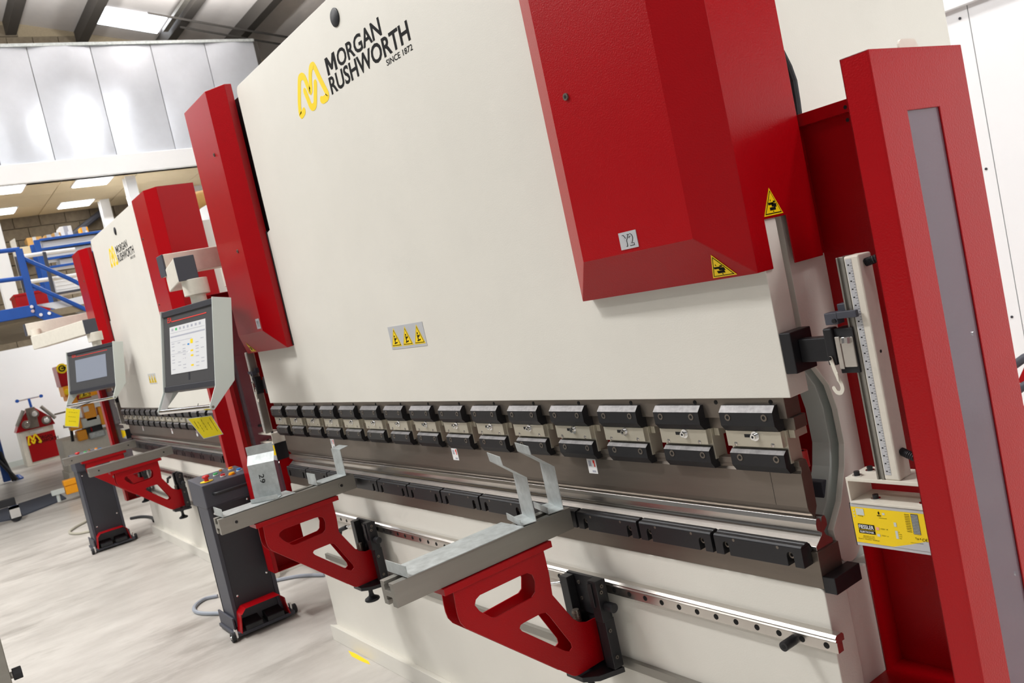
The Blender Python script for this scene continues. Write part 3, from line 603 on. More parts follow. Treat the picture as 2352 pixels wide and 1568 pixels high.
# ================================================================== material support arms
def A1(x, y): 
    p = at(860+x/2.761, 1000+y/2.761, 'X', -.62); return (p.y, p.z)
def make_arm(label):
    o = empty('support_arm', (-.65, -.3, .38), label, 'support arm', 'sheet support arms'); L = (.65, .3, -.38)
    b = lambda mb, n, m, bevel=.0012, sm=False, par=None: mb.build(n, m, par or o, bevel, sm, loc=L if par is None else None)
    pl = [A1(*p) for p in ((500, 985), (520, 1100), (532, 1150), (548, 1190), (580, 1222), (1255, 1522), (1275, 1526), (1296, 1520), (1475, 1410), (1420, 1145), (1345, 1182), (1300, 1182), (1262, 1162), (1130, 1010), (1108, 870), (1068, 705))]
    h1 = [A1(*p) for p in ((638, 1075), (645, 1040), (670, 1012), (925, 890), (972, 872), (1003, 884), (1020, 925), (1020, 995), (1000, 1025), (775, 1152), (745, 1154), (668, 1112))]
    h2 = [A1(*p) for p in ((922, 1222), (928, 1202), (948, 1188), (1060, 1128), (1090, 1124), (1112, 1145), (1248, 1318), (1256, 1345), (1240, 1368), (1212, 1365), (938, 1240))]
    b(MB().prism(pl, 'X', -.624, -.62, [h1, h2]), 'arm_plate', RED); b(MB().prism(pl, 'X', -.684, -.680, [h1, h2]), 'arm_plate', RED)
    fl = [A1(*p) for p in ((428, 945), (428, 1000), (505, 985), (1070, 705), (1110, 682), (1105, 640))]
    z0, z1 = .781, .798
    b(MB().box(-.69, -.612, A1(428, 970)[0], A1(1108, 660)[0], z0, z1), 'arm_flange', RED)
    for e in (A1(1475, 1410), ): b(MB().box(-.684, -.62, e[0]-.004, e[0], A1(1475, 1410)[1], A1(1420, 1145)[1]), 'arm_web', RED)
    # slotted top bar
    y0, y1 = -.588, -.045
    pr = [(-.685, .80), (-.685, .858), (-.664, .858), (-.664, .850), (-.668, .850), (-.668, .836), (-.637, .836), (-.637, .850), (-.641, .850), (-.641, .858), (-.62, .858), (-.62, .80), (-.641, .80), (-.641, .812), (-.637, .812), (-.637, .822), (-.668, .822), (-.668, .812), (-.664, .812), (-.664, .80)]
    br = b(MB().prism(pr, 'Y', y0, y1), 'slotted_bar', ALU, .0006)
    for yy in (y0+.06, y1-.06):
        b(MB().ring((-.62, yy, .83), (-.6185, yy, .83), .013, .007, 16).cyl((-.62, yy, .83), (-.6185, yy, .83), .0055, n=8, mi=1), 'side_bolt', [ALU, BLACK], 0)
    # black carriage
    cx0, cx1 = -.715, -.585; t = .47
    b(MB().box(-.70, -.55, -.045, -.034, .56, .667), 'carriage_head', BLACK); b(MB().box(-.70, -.668, -.072, -.0455, .50, .664), 'carriage_cheek', BLACK); b(MB().box(-.578, -.545, -.072, -.0455, .56, .672).box(-.5785, -.562, -.076, -.072, .6, .665), 'carriage_cheek', BLACK)
    b(MB().box(-.586, -.552, -.062, -.030, .425, .5595).box(-.69, -.586, -.04, -.03, .42, .5595), 'carriage_back', BLACK)
    b(MB().prism([(-.705, -.1), (-.68, -.13), (-.61, -.13), (-.575, -.1), (-.552, -.03), (-.68, -.03)], 'Z', .405, .4195), 'carriage_foot', BLACK)
    b(MB().cyl((-.545, -.05, .598), (-.515, -.05, .598), .013, n=18), 'end_knob', RUBBER, .002, True)
    b(MB().cyl((-.715, -.06, .638), (-.755, -.075, .632), .004, n=10, mi=1).cyl((-.752, -.074, .632), (-.79, -.088, .62), .009, n=12).cyl((-.785, -.087, .622), (-.80, -.092, .59), .0085, .007, n=12), 'clamp_lever', [RUBBER, CHROME], 0, True)
    for (x, y, z) in ((-.545, -.06, .64), (-.545, -.055, .655), (-.552, -.052, .53), (-.552, -.048, .455), (-.65, -.045, .645), (-.61, -.045, .60), (-.65, -.045, .60)):
        d = (.003, 0, 0) if x > -.63 else (0, -.003, 0)
        b(MB().cyl((x, y, z), (x+d[0], y+d[1], z), .005, n=12).cyl((x+d[0], y+d[1], z), (x+d[0]*1.1, y+d[1]*1.1, z), .0025, n=6, mi=1), 'carriage_bolt', [STEEL, HOLE], 0)
    # height spindle
    m = MB().cyl((-.652, -.076, .40), (-.652, -.076, .578), .010, n=14)
    for k in range(12): m.ring((-.652, -.076, .530+k*.0037), (-.652, -.076, .532+k*.0037), .0115, .0095, 14)
    for k in range(5): m.ring((-.652, -.076, .428+k*.0037), (-.652, -.076, .430+k*.0037), .0115, .0095, 14)
    b(m, 'threaded_spindle', STEEL, 0)
    b(MB().cyl((-.652, -.076, .405), (-.652, -.076, .39), .015, n=6).cyl((-.652, -.076, .39), (-.652, -.076, .368), .009, n=12), 'spindle_nut', BLACK, 0)
    b(MB().lathe((-.652, -.076, .340), [(.028, 0), (.031, .004), (.029, .010), (.012, .02), (.009, .03)], 22), 'hand_wheel', RUBBER, 0, True)
    return o
arm1 = make_arm('nearest red support arm holding two tall bent steel strips')
def place(src, dx, dy, dz, label):
    c = copy_tree(src); c.location = src.location+Vector((dx, dy, dz)); c['label'] = label; return c
place(arm1, -1.365, .0, .003, 'red support arm beside the first foot pedal stand, carrying the bracket marked 29')
place(arm1, -4.52, .06, -.02, 'bare red support arm nearer the button box, on the farther press brake')
place(arm1, -5.75, .07, -.02, 'bare red support arm on the farther press brake, deepest of the four')
for k in [k for k in bpy.data.objects if k.parent == arm1 and k.name.startswith('side_bolt')]: bpy.data.objects.remove(k)

# ================================================================== loose galvanised pieces on the arms
def folded(name, label, O, w, n, prof, width, t=.002, group='galvanised test brackets', m=GALV):
    """sheet folded along w: prof is a polyline in (n, z)"""
    O, w, n = Vector(O), Vector(w).normalized(), Vector(n).normalized()
    o = empty(name, O, label, 'bracket', group); mb = MB()
    pts = [Vector((a, b)) for a, b in prof]; outs = []
    for i, p in enumerate(pts):
        d0 = (pts[i]-pts[i-1]).normalized() if i else None; d1 = (pts[i+1]-pts[i]).normalized() if i < len(pts)-1 else None
        nn = sum([Vector((-d.y, d.x)) for d in (d0, d1) if d], Vector((0, 0))); nn = nn.normalized()
        k = 1/max(.4, nn.dot(Vector((-(d1 or d0).y, (d1 or d0).x)))); outs.append((p, p+nn*t*k))
    def W(p, s): return w*(s*width/2)+n*p.x+Z_*p.y
    names = []
    for i in range(len(pts)-1):
        a0, a1 = outs[i]; b0, b1 = outs[i+1]
        vs = [W(q_, s) for s in (-1, 1) for q_ in (a0, b0, b1, a1)]
        mb = MB().add(vs, [(0, 1, 2, 3), (7, 6, 5, 4), (0, 4, 5, 1), (1, 5, 6, 2), (2, 6, 7, 3), (3, 7, 4, 0)])
        L = (pts[i+1]-pts[i]).length
        mb.build(('foot', 'web', 'flange', 'lip')[3 if L < .032 else 1 if L > .1 else 0 if abs((pts[i+1]-pts[i]).y) < .01 else 2], m, o)
    return o
w1, n1 = (.97, -.25, 0), (.25, .97, 0)
pf = [(-.045, .018), (-.045, 0), (0, 0), (0, .118), (-.056, .166), (-.059, .19)]
folded('bent_strip', 'tall offset-bent galvanised strip standing on the nearest support arm, closer to its front', (-.664, -.148, .8605), w1, n1, pf, .098)
folded('bent_strip', 'tall offset-bent galvanised strip on the nearest support arm, beside the die clamps', (-.664, -.055, .8605), w1, n1, pf, .098)
folded('sheet_tray', 'long flat galvanised strip with upturned lip on the nearest support arm', (-.664, -.375, .8605), (1, 0, 0), (0, 1, 0), [(-.175, .028), (-.175, 0), (.17, 0)], .104)
folded('sheet_tray', 'long flat galvanised strip with upturned lip on the arm beside the pedal stand', (-2.035, -.43, .8635), (1, 0, 0), (0, 1, 0), [(-.14, .03), (-.14, 0), (.14, 0)], .10)
wide = folded('offset_bracket', 'wide offset galvanised bracket with the number 29 written on it', (-2.045, -.375, .867), (.62, .78, 0), (-.78, .62, 0), [(-.045, .016), (-.045, 0), (0, 0), (0, .02), (.005, .135), (.03, .168), (.028, .203)], .105)
wv, nv = Vector((.62, .78, 0)), Vector((-.78, .62, 0)); up_ = (nv*.005+Z_*.115).normalized()
MB().text('29', wv*-.016+up_*.095-nv*.0045, -up_, wv, -nv, width=.034, height=.02, bold=.004, t=.0008).build('written_number', INK, wide)
folded('upright_bracket', 'narrow upright galvanised bracket at the inner end of the arm beside the pedal stand', (-2.03, -.075, .8635), (1, 0, 0), (0, 1, 0), [(-.125, .045), (-.125, 0), (0, 0), (0, .105), (.035, .11)], .085)

# ================================================================== control pendants
def make_pendant(name, label, c, yaw, tilt, w, h, wide_scr, lit):
    c = Vector(c); th, ph = math.radians(yaw), math.radians(tilt)
    o = empty(name, c-Z_*.3, label, 'control pendant', 'control pendants')
    R = Vector((math.cos(th), math.sin(th), 0)); n = Vector((math.sin(th), -math.cos(th), 0))
    U = Z_*math.cos(ph)-n*math.sin(ph); N = n*math.cos(ph)+Z_*math.sin(ph); C0 = Z_*.3
    P = lambda u, v, t=0: C0+R*u+U*v+N*t
    b = lambda mb, nm, m, bevel=.0015, sm=False, par=o: mb.build(nm, m, par, bevel, sm)
    hw, hh = w/2, h/2
    body = b(MB().obox(P(0, 0, -.035), R*(hw-.004), U*hh, N*.034), 'housing', PANEL)
    b(MB().obox(P(0, 0, .0005), R*(hw-.006), U*(hh-.001), N*.0008), 'bezel', PANEL, 0)
    b(MB().obox(P(0, hh-.013, .004), R*(hw-.006), U*.013, N*.004), 'bezel_strip', CHARD); b(MB().obox(P(0, -hh+.012, .004), R*(hw-.006), U*.012, N*.004), 'bezel_strip', CHARD)
    # side cheeks with handle lugs
    for s in (-1, 1):
        q = [(hh+.004, .012), (hh+.004, -.075), (-hh+.02, -.075), (-hh-.085, .008), (-hh-.1, .02), (-hh-.098, .036), (-hh-.084, .04), (-hh+.0, .012)]
        b(MB().plate([P(s*hw, a, d) for a, d in q], R*s, .005), 'side_cheek', LGREY)
    gp = P(0, -hh-.088, .026)
    b(MB().cyl(gp-R*(hw), gp+R*(hw), .0115, n=18), 'grip_bar', CHROME, 0, True)
    b(MB().cyl(gp+R*(hw+.005), gp+R*(hw+.0065), .006, n=12), 'grip_screw', STEEL, 0)
    sw, shh, sv = (hw*.70, hh*.58, .0) if not wide_scr else (hw*.66, hh*.52, .005)
    sc = b(MB().obox(P(-.005, sv, .0024), R*sw, U*shh, N*.001), 'screen', SCREEN if lit else SCREENOFF, 0)
    bl = b(MB(), 'x', INK, 0) if False else None
    m = MB(); u0 = -hw*.78; v0 = hh*.8
    m.plate([P(-hw*.62, hh*.70, .002), P(hw*.72, hh*.70, .002), P(hw*.72, hh*.72, .002), P(-hw*.62, hh*.72, .002)], N, .0004)
    m.text('ESA', P(-hw*.80, hh*.70, .002), R, U, N, width=hw*.17, height=hh*.13, bold=.0, t=.0006)
    b(m, 'brand_mark', REDINK, 0)
    if lit:
        m = MB(); qd = lambda u, v, a, d, mi, t=.0036: m.plate([P(-.005+sw*(2*u-1), sv+shh*(1-2*v), t), P(-.005+sw*(2*(u+a)-1), sv+shh*(1-2*v), t), P(-.005+sw*(2*(u+a)-1), sv+shh*(1-2*(v+d)), t), P(-.005+sw*(2*u-1), sv+shh*(1-2*(v+d)), t)], N, .0002, mi)
        qd(.02, .13, .96, .006, 0); qd(.02, .20, .96, .03, 0, .0034); qd(.02, .32, .6, .006, 0); qd(.02, .58, .5, .006, 0)
        for k in range(8): qd(.06+k*.11, .04, .05, .05, 2 if k == 1 else 0)
        for v in (.36, .42, .5, .55, .62, .7, .76, .83, .9):
            for u in (.05, .22, .36, .72, .86):
                if (int(u*100)+int(v*100)) % 4: qd(u, v, .08, .012, 0)
        for v, d in ((.34, .09), (.56, .035), (.66, .035), (.86, .035)): qd(.58, v, .07, d, 1)
        qd(.50, .42, .05, .03, 3); qd(.50, .58, .06, .03, 4); qd(.36, .69, .05, .03, 4)
        b(m, 'screen_print', [GREYINK, YELLOW, BTN['green'], BTN['blue'], WINK], 0, par=sc)
        b(MB().obox(P(-.005, -hh*.68, .002), R*.007, U*.016, N*.0006), 'key_switch', CHARD, 0)
        # paper note on the left cheek
        b(MB().plate([P(-hw+.006, -hh-.002, -.03), P(-hw+.006, -hh-.002, .005), P(-hw+.006, -hh-.08, .03), P(-hw+.006, -hh-.08, .0)], R, .001), 'note', WINK, 0)
    # swivel and arm
    tp = P(.03, hh+.002, -.045)
    b(MB().cyl(tp, tp+Z_*.05, .034, n=20).cyl(tp+Z_*.045, tp+Z_*.115, .055, n=24), 'swivel', CREAM, .003, True)
    return o, tp, (o.location+gp, R)
pen1, tp, _ = make_pendant('control_pendant', 'control pendant with a lit touch screen full of figures', (-2.7, -.353, 1.487), 10.4, 12.2, .506, .367, False, True)
def arm_box(o, A, B, hw, hh, capm=None, nm='arm_tube'):
    A, B = Vector(A)-o.location, Vector(B)-o.location; d = (B-A).normalized(); s = d.cross(Z_).normalized()
    MB().obox((A+B)/2, d*((B-A).length/2), s*hw, Z_*hh).build(nm, CREAM, o, .004)
    MB().obox(B+d*.004, d*.004, s*(hw+.0005), Z_*(hh+.0005)).build('end_cap', CHAR, o, .003)
t_ = pen1.location+tp
e2 = t_+Vector((.03, -.03, .165)); s2 = Vector((-3.06, -.24, e2.z-.012))
arm_box(pen1, s2, e2, .042, .052)
arm_box(pen1, (-3.06, .12, 1.885), (-3.06, -.285, 1.885), .05, .05)
MB().cyl(Vector((-3.06, -.24, 1.835))-pen1.location, Vector((-3.06, -.24, 1.84))-pen1.location, .04, n=20).build('arm_joint', CREAM, pen1, 0, True)
MB().box(-3.13, -2.99, .0, .12, 1.74, 1.84).build('wall_bracket', CREAM, pen1, .003, loc=-pen1.location)
pen2, tp2, grip2 = make_pendant('control_pendant', 'grey control pendant with a blank landscape screen on the farther press brake', (-6.1, -.2, 1.478), 24, 11, .598, .331, True, False)
t_ = pen2.location+tp2; e2 = t_+Vector((.03, -.02, .165)); s2 = Vector((-7.0, -.40, e2.z-.01))
arm_box(pen2, s2, e2, .05, .055); arm_box(pen2, (-7.05, .12, e2.z+.11), (-7.05, -.46, e2.z+.11), .05, .05)
MB().cyl(Vector((-7.0, -.40, e2.z+.02))-pen2.location, Vector((-7.0, -.40, e2.z+.1))-pen2.location, .04, n=20).build('arm_joint', CREAM, pen2, 0, True)

# yellow cards tied to the grips
def card(label, q, X, lines):
    v = [at(x, y, 'X', X) for x, y in q]; c = sum(v, Vector())/4; o = empty('yellow_card', c, label, 'tag', 'yellow cards')
    n = (v[1]-v[0]).cross(v[3]-v[0]).normalized(); n = n if n.dot(CPOS-c) > 0 else -n
    MB().plate([c+(p-c)*1.06-n*.0012-c for p in v], n, .001).build('clear_sleeve', LGREY, o); MB().plate([p-c for p in v], n, .001).build('card', TAGY, o)
    m = MB(); R = (v[1]-v[0]); D = (v[3]-v[0])
    for (a, b_, l, s) in lines:
        pts = []; k = 14
        for i in range(k+1): pts.append((a+l*i/k, b_+.012*math.sin(i*2.4+a*30)))
        for i in range(k):
            if s and i % 4 == 3: continue
            A = v[0]+R*pts[i][0]+D*pts[i][1]-c; B = v[0]+R*pts[i+1][0]+D*pts[i+1][1]-c
            m.plate([A, B, B+D*.014, A+D*.014], n, .0014)
    m.build('handwriting', INK, o); return o, v, n
cd, v, n = card('yellow handwritten card hanging from the near pendant grip', ((485, 955), (511, 996), (468, 1006), (432, 962)), -2.56, [(.08, .12, .75, 0), (.3, .3, .4, 1), (.1, .5, .6, 1), (.2, .68, .55, 1), (.15, .82, .4, 0)])
MB().tube([Vector((0, 0, 0))+(v[0]*.6+v[3]*.4)-cd.location, (v[0]*.6+v[3]*.4)-cd.location+Vector((-.01, -.012, .03)), (v[0]*.6+v[3]*.4)-cd.location+Vector((-.005, -.0, .06))], .0015, 6).build('cable_tie', RUBBER, cd)
cd2, v2, n2 = card('yellow handwritten card hanging from the farther pendant grip', ((152, 937), (184, 940), (180, 980), (149, 978)), -6.0, [(.2, .2, .6, 1), (.2, .45, .5, 1), (.25, .7, .5, 1)])

q = (v2[0]+v2[1])/2; gpt = grip2[0]+grip2[1]*max(-.28, min(.28, (q-grip2[0]).dot(grip2[1]))); MB().tube([q-Z_*.01-cd2.location, (q+gpt)/2+Vector((0, -.005, 0))-cd2.location, gpt-cd2.location], .003, 6).build('cable_tie', RUBBER, cd2)
# ================================================================== foot pedal stands
def make_stand(label):
    o = empty('foot_pedal_stand', (-3.38, -.17, 0), label, 'pedal stand', 'foot pedal stands')
    b = lambda mb, n, m, bevel=.002, sm=False: mb.build(n, m, o, bevel, sm, loc=(3.38, .17, 0))
    x0, x1, y0, y1 = -3.5, -3.262, -.305, -.055
    b(MB().box(x0+.03, x1-.012, y0, y0+.02, .05, .72).box(x0+.03, x1-.012, y1-.02, y1, .05, .72).box(x0+.03, x0+.05, y0, y1, .05, .72), 'column_sides', CHAR)
    b(MB().box(x1-.02, x1-.016, y0+.02, y1-.02, .05, .68), 'front_panel', CHARD)
    b(MB().prism([(x0-.02, .81), (x1+.004, .795), (x1+.004, .685), (x1-.016, .672), (x0-.02, .672)], 'Y', y0-.004, y1+.004), 'control_box', CHAR, .004)
    b(MB().tube([(x1+.004, y0+.045, .742), (x1+.028, y0+.05, .742), (x1+.032, y0+.065, .742), (x1+.032, y1-.05, .742), (x1+.028, y1-.035, .742), (x1+.004, y1-.03, .742)], .009, 12), 'handle', RUBBER, 0, True)
    for y, z in ((y0+.03, .64), (y1-.045, .66), (y0+.04, .2), (y1-.04, .26)): b(MB().lathe((x1-.016, y, z), [(.006, 0), (.006, .002), (0, .004)], 10, axis=(1, 0, 0)), 'panel_screw', CHROME, 0, True)
    top = lambda x: .81-(x-(x0-.02))/(x1+.004-x0+.02)*.015
    def btn(x, y, col, r=.013, hgt=.008, n='push_button', col2=None):
        z = top(x); b(MB().cyl((x, y, z), (x, y, z+.005), r*1.1, n=18, mi=1).cyl((x, y, z+.005), (x, y, z+.005+hgt), r*.92, n=18), n, [BTN[col], BTN[col2 or 'white']], 0, True)
    x, y = x1-.075, y0+.045; z = top(x)
    b(MB().cyl((x, y, z), (x, y, z+.002), .032, n=26, mi=1).cyl((x, y, z+.002), (x, y, z+.022), .011, n=18).lathe((x, y, z+.020), [(.018, 0), (.019, .006), (.015, .012), (0, .013)], 20), 'emergency_stop', [BTN['red'], YELLOW], 0, True)
    btn(x1-.15, y0+.115, 'green'); btn(x1-.075, y0+.13, 'red'); btn(x1-.055, y0+.17, 'yellow', .016, .006, col2='orange'); btn(x1-.18, y1-.045, 'orange'); btn(x1-.09, y1-.03, 'blue')
    b(MB().cyl((x1-.17, y0+.15, top(x1-.17)), (x1-.17, y0+.15, top(x1-.17)+.01), .01, n=14).box(x1-.172, x1-.168, y0+.142, y0+.158, top(x1-.17)+.01, top(x1-.17)+.02), 'key_switch', CHROME, 0)
    # base with pedals
    b(MB().box(x0-.02, -3.225, -.33, -.015, .012, .03).box(x0-.02, x1-.01, -.32, -.31, .03, .1).box(x0-.02, x1-.01, -.045, -.035, .03, .1), 'base_tray', CHAR)
    hd = MB(); xa, xb = x1-.03, -3.205
    prf = [(-.305, .03), (-.29, .125), (-.265, .15), (-.085, .15), (-.06, .125), (-.045, .03)]
    for i in range(len(prf)-1):
        (ya, za), (yb, zb) = prf[i], prf[i+1]; dy, dz = yb-ya, zb-za; L = math.hypot(dy, dz); ny, nz = dz/L*.005, -dy/L*.005
        hd.add([(xa, ya, za), (xa, yb, zb), (xa, yb+ny, zb+nz), (xa, ya+ny, za+nz), (xb+.02 if i in (1, 2, 3) else xb, ya, za), (xb+.02 if i in (0, 1, 2, 3) and i != 0 else xb, yb, zb), (xb, yb+ny, zb+nz), (xb, ya+ny, za+nz)], [(0, 1, 2, 3), (4, 7, 6, 5), (0, 4, 5, 1), (1, 5, 6, 2), (2, 6, 7, 3), (3, 7, 4, 0)])
    b(hd, 'pedal_cover', RED)
    for yy in (-.235, -.12):
        b(MB().add([(xa, yy-.045, .04), (xb, yy-.045, .035), (xb, yy+.045, .035), (xa, yy+.045, .04), (xa, yy-.045, .085), (xb, yy-.045, .06), (xb, yy+.045, .06), (xa, yy+.045, .085)], [(0, 3, 2, 1), (4, 5, 6, 7), (0, 1, 5, 4), (1, 2, 6, 5), (2, 3, 7, 6), (3, 0, 4, 7)]), 'pedal', RUBBER, .004)
    for (xw, yw) in ((-3.225, -.345), (-3.28, .0)):
        b(MB().cyl((xw, yw-.011, .024), (xw, yw+.011, .024), .024, n=22).cyl((xw, yw-.013, .024), (xw, yw+.013, .024), .008, n=10, mi=1), 'castor_wheel', [RUBBER, CHROME], .003)
        b(MB().box(xw-.012, xw+.012, yw+(.011 if yw < -.1 else -.022), yw+(.022 if yw < -.1 else -.011), .015, .06), 'castor_bracket', CHROME, .001)
    for (xw, yw) in ((-3.5, -.30), (-3.5, -.06)): b(MB().cyl((xw, yw-.011, .012), (xw, yw+.011, .012), .012, n=16), 'rear_roller', RUBBER, 0)
    return o
st1 = make_stand('charcoal foot pedal stand with coloured buttons beside the near press brake')
place(st1, -3.4, -.10, 0, 'charcoal foot pedal stand under the farther pendant, half hidden by support arms')
def floor_cable(name, pix, r, m, label):
    P = [at(x, y, 'Z', r) for x, y in pix]; path = []
    for i in range(len(P)-1):
        a, b, c, d = P[max(i-1, 0)], P[i], P[i+1], P[min(i+2, len(P)-1)]
        for k in range(6):
            t = k/6; path.append(.5*((2*b)+(c-a)*t+(2*a-5*b+4*c-d)*t*t+(3*b-a-3*c+d)*t**3))
    path.append(P[-1]); tag(MB().tube(path, r, 8).build(name, m, None, 0, True), label, 'cable', 'floor cables')
floor_cable('floor_cable', ((500, 1368), (470, 1375), (449, 1390), (447, 1402), (465, 1408), (505, 1408)), .011, CABLE, 'thick grey cable looping on the floor left of the near pedal stand')
floor_cable('floor_cable', ((598, 1340), (640, 1331), (690, 1322), (745, 1320)), .011, CABLE, 'grey cable running from the near pedal stand to the press brake bed')
floor_cable('floor_cable', ((215, 1178), (200, 1195), (170, 1212), (160, 1223), (185, 1224), (235, 1212)), .012, CABLEB, 'beige cable looping on the floor beside the farther pedal stand')
floor_cable('floor_cable', ((300, 1190), (325, 1186), (348, 1188), (354, 1196)), .014, RUBBER, 'short black cable on the floor behind the farther pedal stand')
# levelling pad of the farther press brake
pd = at(606, 1322, 'Z', 0); o = empty('levelling_pad', (pd.x+.12, pd.y, 0), 'round cream levelling pad on the floor between the two press brakes', 'machine foot')
MB().cyl((0, 0, 0), (0, 0, .09), .06, n=26).build('pad', CREAM, o, .004, True); MB().cyl((0, 0, .09), (0, 0, .2), .025, n=12).cyl((0, 0, .1), (0, 0, .13), .038, n=6).build('levelling_bolt', STEEL, o)

# ================================================================== bending rolls by the white wall
BX = -16.35
def B(x, y, X=BX): return at(x/5.225, 820+y/5.225, 'X', X)
o = empty('bending_rolls', (BX-.2, B(480, 1300).y, 0), 'small red and cream three-roller bending machine by the white wall', 'bending machine'); L = -o.location
g = lambda mb, n, m, bevel=.006, sm=False, par=o: mb.build(n, m, par, bevel, sm, loc=L if par is o else None)
pl = [B(*p) for p in ((240, 905), (655, 800), (720, 1220), (325, 1330))]; y0, y1 = (B(230, 905).y+B(330, 1330).y)/2, (B(655, 800).y+B(720, 1215).y)/2; z1 = B(450, 850).z
g(MB().box(BX-.5, BX, y0, y1, 0, z1), 'pedestal', CREAM)
g(MB().box(BX, BX+.012, y0+.09, y1+.0, .06, z1-.1), 'front_panel', RED)
yc = (y0+y1)/2; zt2 = B(450, 590).z
hd = [(y0-.04, z1), (y1+.04, z1), (y1-.0, z1+.14), (y1-.22, zt2), (y0+.24, zt2), (y0+.06, z1+.2)]
g(MB().prism(hd, 'X', BX-.4, BX+.02), 'head', RED)
g(MB().box(BX+.02, BX+.05, yc-.09, yc+.06, z1+.02, zt2+.01), 'roller_block', STEEL)
for (x, y), r in (((405, 680), .075), ((315, 810), .075), ((550, 755), .075)):
    c = B(x, y); g(MB().cyl((BX-.3, c.y, c.z), (BX+.09, c.y, c.z), r, n=26).cyl((BX+.09, c.y, c.z), (BX+.12, c.y, c.z), r*.62, n=22, mi=1), 'roller', [STEEL, CHROME], .004, True)
for a, b_ in (((200, 830), (275, 640)), ((485, 590), (660, 730))):
    A, C = B(*a), B(*b_); g(MB().tube([A+X_*.05, C+X_*.05], .03, 10), 'tie_bar', ALU, 0, True)
A = B(375, 600); T = B(345, 500); g(MB().tube([A, T], .022, 8), 'spindle', BLUE, 0, True)
E1, E2 = B(205, 528), B(492, 466); g(MB().tube([E1, E2], .013, 8), 'turn_bar', CHROME, 0, True)
for e in (E1, E2): g(MB().cyl(e-X_*.03, e+X_*.03, .03, n=14), 'bar_knob', BLUE, 0, True)
m = MB(); O = B(345, 1050, BX+.014); E_ = lambda u, v: (u*.2, v*.16)
m.stroke([E_(*p) for p in ((.1, 0), (0, 0), (.12, .7), (.25, .9), (.42, .4), (.62, .9), (.75, .8), (1, 0), (.85, 0))], .028, O, Y_, Z_, X_, .002); m.stroke([E_(*p) for p in ((.3, .3), (.42, .0), (.58, .35))], .028, O, Y_, Z_, X_, .002)
g(m, 'emblem', YELLOW, 0)
m = MB(); m.text('MORGAN', B(440, 1000, BX+.014), Y_, Z_, X_, width=.26, height=.06, bold=.02); m.text('RUSHWORTH', B(440, 1045, BX+.014), Y_, Z_, X_, width=.36, height=.06, bold=.02); g(m, 'lettering', INK, 0)
g(MB().box(BX, BX+.004, yc-.1, yc+.1, z1-.065, z1-.03), 'name_plate', WHITE, 0)

# mat, castor frame, blue post at the left edge
q = [at(x, y, 'Z', .012) for x, y in ((-60, 1190), (-60, 1208), (35, 1190), (152, 1143), (130, 1128))]; c = sum(q, Vector())/5
tag(MB().plate([Vector((p.x, p.y, .0)) for p in q], Z_, .014).build('rubber_mat', MATGREY), 'dark blue-grey rubber mat lying on the floor beside the bending rolls', 'mat')
cs = at(40, 1197, 'Z', 0); o = empty('castor_frame', (cs.x, cs.y, 0), 'black tube leg on a castor wheel at the left picture edge', 'trolley leg')
MB().cyl((-.02, 0, .06), (.02, 0, .06), .06, n=24).build('wheel', RUBBER, o, .006); MB().box(-.035, -.025, -.05, .05, .05, .18).box(.025, .035, -.05, .05, .05, .18).box(-.035, .035, -.05, .05, .15, .18).build('fork', CHROME, o)
MB().box(-.04, .04, -1.1, .03, .19, .27).build('leg_tube', RUBBER, o, .005)
bp = at(8, 1060, 'X', -14.6); o = empty('blue_hoist', (-14.6, bp.y, 0), 'blue post on black folding feet at the left picture edge', 'hoist')
m = MB(); a0 = at(4, 985, 'X', -14.6)-o.location; b0 = at(10, 1080, 'X', -14.6)-o.location
MB().box(-.06, .06, b0.y-.05, b0.y+.05, .02, a0.z+.3).build('post', BLUE, o, .006); MB().tube([(0, b0.y-.4, .95), (0, b0.y-.2, 1.02), (0, b0.y-.05, .9), (0, b0.y+.0, .75)], .05, 10).build('curved_arm', BLUE, o, 0, True)
MB().tube([(.05, b0.y, .5), (.15, b0.y+.08, .02)], .03, 8).build('foot', RUBBER, o); MB().tube([(.05, b0.y-.1, .5), (.2, b0.y+.12, .02)], .03, 8).build('foot', RUBBER, o); MB().lathe((0, b0.y+.15, .0), [(.08, 0), (.08, .02), (.03, .08)], 14).build('foot_cup', BLUE, o)

# workbench edge with knob, bottom left corner
kb = at(42, 1550, 'X', -2.2); o = empty('side_cabinet', (-2.2, kb.y-.3, 0), 'grey panel edge with a black knurled knob in the bottom left corner', 'cabinet')
e0 = at(2, 1490, 'X', -2.2)-o.location; e1 = at(34, 1568, 'X', -2.2)-o.location
MB().box(-.5, 0, e0.y-.5, (e0.y+e1.y)/2, .0, e0.z+.04).build('panel', ALU, o, .003)
k0 = kb-o.location; m = MB().cyl((-.03, (e0.y+e1.y)/2, k0.z), (-.03, k0.y-.012, k0.z), .012, n=14, mi=1); m.cyl((-.03, k0.y-.014, k0.z), (-.03, k0.y+.014, k0.z), .021, n=10); m.build('knob', [RUBBER, ALU], o, .002)

